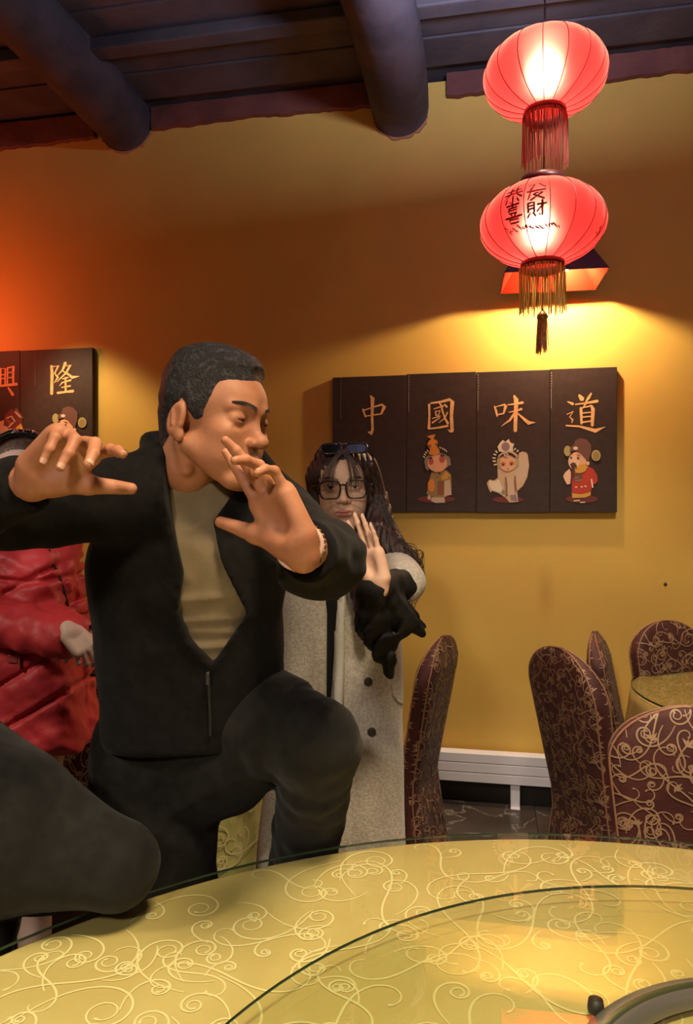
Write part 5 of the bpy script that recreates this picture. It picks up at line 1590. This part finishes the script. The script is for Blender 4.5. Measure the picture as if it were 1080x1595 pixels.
# hair: cap, curtains at both sides, a lock over the chest
G = Fld((-0.16, 1.80, 1.08), (0.26, 2.30, 1.70), 0.0045)
def hl(p): return onhead(WM, WT, ws, p)
R3 = np.array(WM).T
f = G.ell(hl((0, 0.018, 0.050)), (0.090, 0.108, 0.095), R3)
f = smin(f, G.chain([hl((0.066, 0.0, 0.06)), P(582, 780, 2.07), P(592, 826, 2.03), P(618, 862, 1.96), P(640, 872, 1.93)], [0.036, 0.042, 0.046, 0.034, 0.014]), 0.03)
f = smin(f, G.chain([hl((-0.066, 0.0, 0.05)), P(498, 790, 2.08), P(497, 830, 2.06), P(505, 880, 1.98)], [0.030, 0.030, 0.030, 0.016]), 0.03)
f = smin(f, G.chain([hl((0, 0.07, 0.0)), (0.01, 2.16, 1.40), (0.02, 2.20, 1.15)], [0.07, 0.09, 0.05]), 0.04)
f = smin(f, G.chain([P(580, 830, 1.98), P(562, 900, 1.93), P(566, 990, 1.915)], [0.034, 0.036, 0.012]), 0.03)
f = f + 0.0022 * np.sin(G.x * 420 + 6 * np.sin(G.z * 24)) + noise3(G, 40, 61, 0.003)
face = G.ell(hl((0.002, -0.085, -0.012)), (0.056, 0.062, 0.098), R3)
f = smax(f, -face, 0.012)
hairw = skinobj('hair', G.mesh(f), M_HAIRF, wom)
# loose strands
r = random.Random(12); m = MB()
for k in range(150):
    if k < 46:      # fringe falling from the parting
        a = hl((0.004 + r.uniform(-.012, .012), -0.080, 0.118)); sx = -1 if r.random() < 0.45 else 1
        q = r.random()
        pts = [a, hl((sx * (0.012 + 0.030 * q), -0.103 + 0.01 * q, 0.085 - 0.01 * q)), hl((sx * (0.018 + 0.040 * q), -0.104 + 0.016 * q, 0.050 - r.uniform(0, .02))), hl((sx * (0.016 + 0.044 * q), -0.102 + 0.018 * q, 0.030 - r.uniform(0, .03)))]
        w_ = 0.0010
    elif k < 110:   # over the right shoulder, curling off
        a = r.uniform(0, 1)
        pts = [hl((0.070 + .012 * a, -0.01, 0.04)), P(588 + 14 * a, 790 + r.uniform(-8, 8), 2.02), P(604 + 20 * a, 835 + r.uniform(-8, 10), 1.97), P(628 + 22 * a, 862 + r.uniform(-12, 20), 1.93),
               P(648 + 12 * r.random(), 878 + r.uniform(-20, 20), 1.92), P(654 + r.uniform(-8, 8), 905 + r.uniform(-10, 20), 1.92)]
        if r.random() < 0.2: pts.append(P(640 + r.uniform(-8, 6), 945 + r.uniform(-10, 15), 1.92))
        w_ = 0.0015
    else:
        a = r.uniform(-1, 1)
        pts = [hl((-0.078, -0.01 + 0.02 * a, 0.04)), P(492 + 5 * a, 770, 2.03), P(494 + 6 * a, 815, 2.01), P(503 + 6 * a, 862, 1.97)]
        w_ = 0.0014
    # smooth through the points
    cr = []
    for i in range(len(pts) - 1):
        p0 = pts[max(i - 1, 0)]; p1 = pts[i]; p2 = pts[i + 1]; p3 = pts[min(i + 2, len(pts) - 1)]
        for j in range(5):
            t_ = j / 5
            cr.append(0.5 * ((2 * p1) + (p2 - p0) * t_ + (2 * p0 - 5 * p1 + 4 * p2 - p3) * t_ ** 2 + (3 * p1 - p0 - 3 * p2 + p3) * t_ ** 3))
    cr.append(pts[-1])
    m.tube(cr, [w_ * (1 - 0.7 * i / len(cr)) for i in range(len(cr))], 4)
tag(m.build('hair_strands', M_HAIRF, wom), kind='stuff')
for sx in (-1, 1): shoe(wom, (-0.02 + sx * 0.085, 2.10, 0.09), (-0.02 + sx * 0.095, 1.93, 0.035))
# her glasses
M_FRAME = mat('black_acetate', (0.010, 0.008, 0.008), 0.2)
M_LENS = glassmat('spectacle_lens', (0.93, 0.92, 0.90))
def specs(name, label, cat, ctr, hw_, hh_, gap, m_fr, m_ln, tilt, dy=0.0, thick=0.0021, rnd_=0.35):
    t = empty(name, hl(ctr), label, cat)
    ct_, st_ = math.cos(tilt), math.sin(tilt)
    def q(x, y, z):
        return hl((ctr[0] + x, ctr[1] + y * ct_ - z * st_, ctr[2] + y * st_ + z * ct_))
    fr = MB(); 
    lens = []
    for sx in (-1, 1):
        ring = []
        for k in range(36):
            a = 2 * PI * k / 36; e = 0.55
            x = hw_ * math.copysign(abs(math.cos(a)) ** e, math.cos(a)); z = hh_ * math.copysign(abs(math.sin(a)) ** e, math.sin(a))
            if z < 0: x *= 0.93
            X = sx * (gap + hw_ + x)
            ring.append((X, 0.10 * X * X * 3.0, z))
        lens.append(ring)
        fr.tube([q(*p) for p in ring], thick, 8, True)
    fr.tube([q(-gap * 1.3, 0, hh_ * 0.45), q(0, -0.002, hh_ * 0.60), q(gap * 1.3, 0, hh_ * 0.45)], thick, 8)
    o = fr.build('frame', m_fr, t, True)
    for ring in lens:
        c = (sum(p[0] for p in ring) / 36, sum(p[1] for p in ring) / 36, 0)
        mkobj('lens', [q(*c)] + [q(*p) for p in ring], [(0, 1 + i, 1 + (i + 1) % 36) for i in range(36)], m_ln, t)
    for sx in (-1, 1):
        X = sx * (gap + 2 * hw_)
        m = MB(); m.tube([q(X, 0.3 * X * X, hh_ * 0.5), q(sx * 0.079, 0.03, hh_ * 0.45), q(sx * 0.082, 0.105, hh_ * 0.3), q(sx * 0.080, 0.125, -0.02)], thick * 0.8, 6)
        m.build('temple', m_fr, t, True)
    return t
specs('glasses', 'large black-framed glasses on the face of the woman in the grey coat', 'glasses', (0, -0.1085, 0.010), 0.0275, 0.0235, 0.0075, M_FRAME, M_LENS, 0.06)
M_SUN = mat('black_sunglass_lens', (0.008, 0.007, 0.008), 0.08, spec=0.8)
specs('sunglasses', 'black sunglasses pushed up on top of the dark-haired woman\'s head', 'sunglasses', (0.006, -0.070, 0.122), 0.0270, 0.0200, 0.008, M_FRAME, M_SUN, -0.80, thick=0.0028)

# ---------------------------------------------------------------- PERSON IN THE RED PUFFER COAT
M_RED = mat('red_puffer_nylon', (0.50, 0.034, 0.042), 0.52, col2=(0.56, 0.042, 0.052), nscale=12, bump=0.25, bscale=38, spec=0.35)
red = empty('person', (-0.94, 2.12, 0), 'person in a red puffer coat and dark headband, hands folded in front', 'person')
RT = P(36, 748, 2.10); RMh = frame((0.30, -0.9, -0.28)); 
GH = Fld((-0.1, -0.135, -0.20), (0.1, 0.13, 0.145), 0.0028)
rhd = xform(GH.mesh(head_field(GH, False, 0.6, 0.0034, jaw=0.82)), RMh, RT, 1.0)
S1, E1, W1 = Vector((-1.10, 2.08, 1.36)), P(-22, 962, 1.98), P(112, 998, 1.88)
S2, E2, W2 = Vector((-0.83, 2.12, 1.36)), Vector((-0.80, 2.02, 1.16)), P(118, 985, 1.90)
G = Fld((-1.3, 1.75, 0.02), (-0.66, 2.34, 1.52), 0.014)
f = G.rbox((-0.95, 2.12, 1.10), (0.14, 0.085, 0.28), 0.08)
f = smin(f, G.chain([S1, (-0.95, 2.12, 1.37), S2], [0.04, 0.05, 0.04]), 0.03)
f = smin(f, G.cap((-0.94, 2.12, 1.34), RT + Vector((0, 0.03, -0.03)), 0.047, 0.044), 0.02)
f = smin(f, G.chain([S1, E1, W1], [0.036, 0.030, 0.022]), 0.01); f = smin(f, G.chain([S2, E2 + Vector((-0.05, 0.03, 0)), W2], [0.036, 0.030, 0.022]), 0.01)
for sx in (-1, 1):
    f = smin(f, G.chain([(-0.97 + sx * 0.08, 2.12, 0.85), (-0.98 + sx * 0.085, 2.10, 0.47), (-0.98 + sx * 0.085, 2.13, 0.08)], [0.085, 0.055, 0.04]), 0.03)
rb_ = G.mesh(f)
r1, rn1 = hand_mesh([(46, 44, 20), (48, 46, 20), (50, 48, 20), (52, 50, 20)], spread=(3, 1, -1, -4), thumb=(36, 14), h=0.0022, fore=0.02, slim=0.9)
r2_, rn2 = hand_mesh([(18, 24, 12)] * 4, spread=(5, 1, -3, -8), thumb=(36, 14), h=0.0022, fore=0.02, slim=0.9)
RM1 = hframe((0.62, -0.25, -0.62), (-0.35, 0.75, -0.55), True); RM2 = hframe((-0.75, 0.1, -0.6), (-0.3, 0.9, 0.0), False)
skinobj('body', [rb_, rhd, xform(r1, RM1, P(110, 984, 1.86), 0.74), xform(r2_, RM2, P(128, 990, 1.93), 0.74)], mat('pale_skin', (0.66, 0.45, 0.38), 0.5, sss=0.1), red)
eyes(red, RMh, RT, 1.0)
G = Fld((-1.34, 1.78, 0.70), (-0.66, 2.38, 1.50), 0.0065)
tp = [(-60, 858), (0, 832), (70, 832), (100, 862), (108, 900), (116, 960), (118, 1030), (122, 1090), (134, 1168), (60, 1182), (-130, 1200), (-140, 960), (-110, 880)]
tpw = [((u - 540) / F * 2.05, EYE - (v - 797.5) / F * 2.05) for u, v in tp]
f = smax(polysdf(G.x, G.z, tpw), np.abs(G.y - 2.12) - 0.15 + 0.3 * np.clip(G.z - 1.28, 0, 1), 0.10)
# quilting seams: V-shaped lines over the skirt of the coat
u_ = G.x + 0.86
def seam(val, w=0.008, dep=0.016): return dep * np.exp(-(val / w) ** 2)
low = np.clip((1.14 - G.z) / 0.03, 0, 1)
q1 = (G.z - 0.60 * G.x); q2 = (G.z + 0.9 * G.x)
sm = 0
for c_ in (1.30, 1.42, 1.54, 1.66): sm = sm + seam(q1 - c_ - 0.12)
for c_ in (1.28, 1.16, 1.40): sm = sm + seam((G.z - 0.12 * np.abs(u_)) - c_ + 0.02) * (G.z > 1.12)
vert = seam(G.x + 0.80 - 0.12 * (1.4 - G.z), 0.008, 0.010)
f = f + np.clip(sm, 0, 0.018) + vert * (G.y < 2.12)
puff = noise3(G, 60, 71, 0.007) + noise3(G, 110, 72, 0.0025)
f = f + puff
sl1 = G.chain([S1, E1, W1], [0.078, 0.072, 0.048]); dd = np.sqrt((G.x - E1[0]) ** 2 + (G.z - E1[2]) ** 2)
sl1 = sl1 + 0.006 * np.sin(dd * 75) * np.clip(dd * 6, 0, 1) * np.clip((0.26 - dd) * 8, 0, 1) + puff * 0.7
sl1 = smax(sl1, G.plane(W1, W1 - E1), 0.008)
f = smin(f, sl1, 0.010)
sl2 = G.chain([S2, E2 + Vector((-0.05, 0.03, 0)), W2], [0.070, 0.060, 0.045]) + puff * 0.2
f = smin(f, sl2, 0.015)
puffer = skinobj('puffer_coat', G.mesh(f), M_RED, red)
bpy.context.view_layer.update()
zp = [hit(puffer, red, u, v, 0.002) for u, v in ((76, 856), (84, 880), (93, 900), (100, 922), (106, 944))]
zp = [p for p in zp if p]
if len(zp) > 1: m = MB(); m.tube(zp, 0.004, 6); m.build('zip', M_ZIP, red)
zp = hit(puffer, red, 20, 1026, 0.004)
if zp:
    m = MB(); m.bbox(zp, (0.028, 0.006, 0.022), None, 0.002); m.bbox(zp + Vector((0.018, -0.002, -0.004)), (0.006, 0.005, 0.05), None, 0.001)
    m.build('pocket_tab', mat('red_zip_tab', (0.35, 0.05, 0.05), 0.4), red)
G = Fld((-1.10, 1.90, 1.25), (-0.78, 2.32, 1.72), 0.006)
R3 = np.array(RMh).T
def hl3(p): return onhead(RMh, RT, 1.0, p)
f = G.ell(hl3((0, 0.018, 0.048)), (0.086, 0.105, 0.090), R3)
f = smin(f, G.chain([hl3((0.06, 0.02, 0.0)), hl3((0.07, 0.03, -0.12))], [0.04, 0.035]), 0.03); f = smin(f, G.chain([hl3((-0.06, 0.02, 0.0)), hl3((-0.07, 0.03, -0.12))], [0.04, 0.035]), 0.03)
f = smax(f, -G.ell(hl3((0, -0.095, -0.02)), (0.056, 0.060, 0.095), R3), 0.012) + 0.0005 * np.sin(G.x * 500)
skinobj('hair', G.mesh(f), mat('brown_hair', (0.085, 0.045, 0.035), 0.45, col2=(0.13, 0.075, 0.055), nscale=60, bump=0.3, bscale=200), red)
# sequined headband
hb_ = empty('headband', hl3((0, 0, 0.12)), 'black headband with silver sequins on the head of the person in red', 'headband')
arc = []
for k in range(25):
    a = math.radians(-12 + 204 * k / 24)
    arc.append(hl3((0.091 * math.cos(a), -0.035, 0.046 + 0.098 * math.sin(a))))
m = MB(); m.tube(arc, [0.010 + 0.001 * math.sin(k * 2.0) for k in range(25)], 8); band = m.build('band', M_FRAME, hb_, True)
r = random.Random(3); m = MB(); M_SEQ = mat('silver_sequin', (0.7, 0.72, 0.75), 0.15, metal=1.0)
for k in range(70):
    i = r.randrange(1, 24); a = math.radians(-12 + 204 * i / 24 + r.uniform(-4, 4)); b = r.uniform(-1.2, 1.2)
    c = hl3((0.091 * math.cos(a), -0.035, 0.046 + 0.098 * math.sin(a)))
    nrm = (Vector(np.array(RMh) @ np.array((math.cos(a) * math.cos(b), -math.sin(b), math.sin(a) * math.cos(b)))))
    m.sphere(c + nrm * 0.0105, 0.0026, 6)
tag(m.build('sequins', M_SEQ, band), kind='stuff')
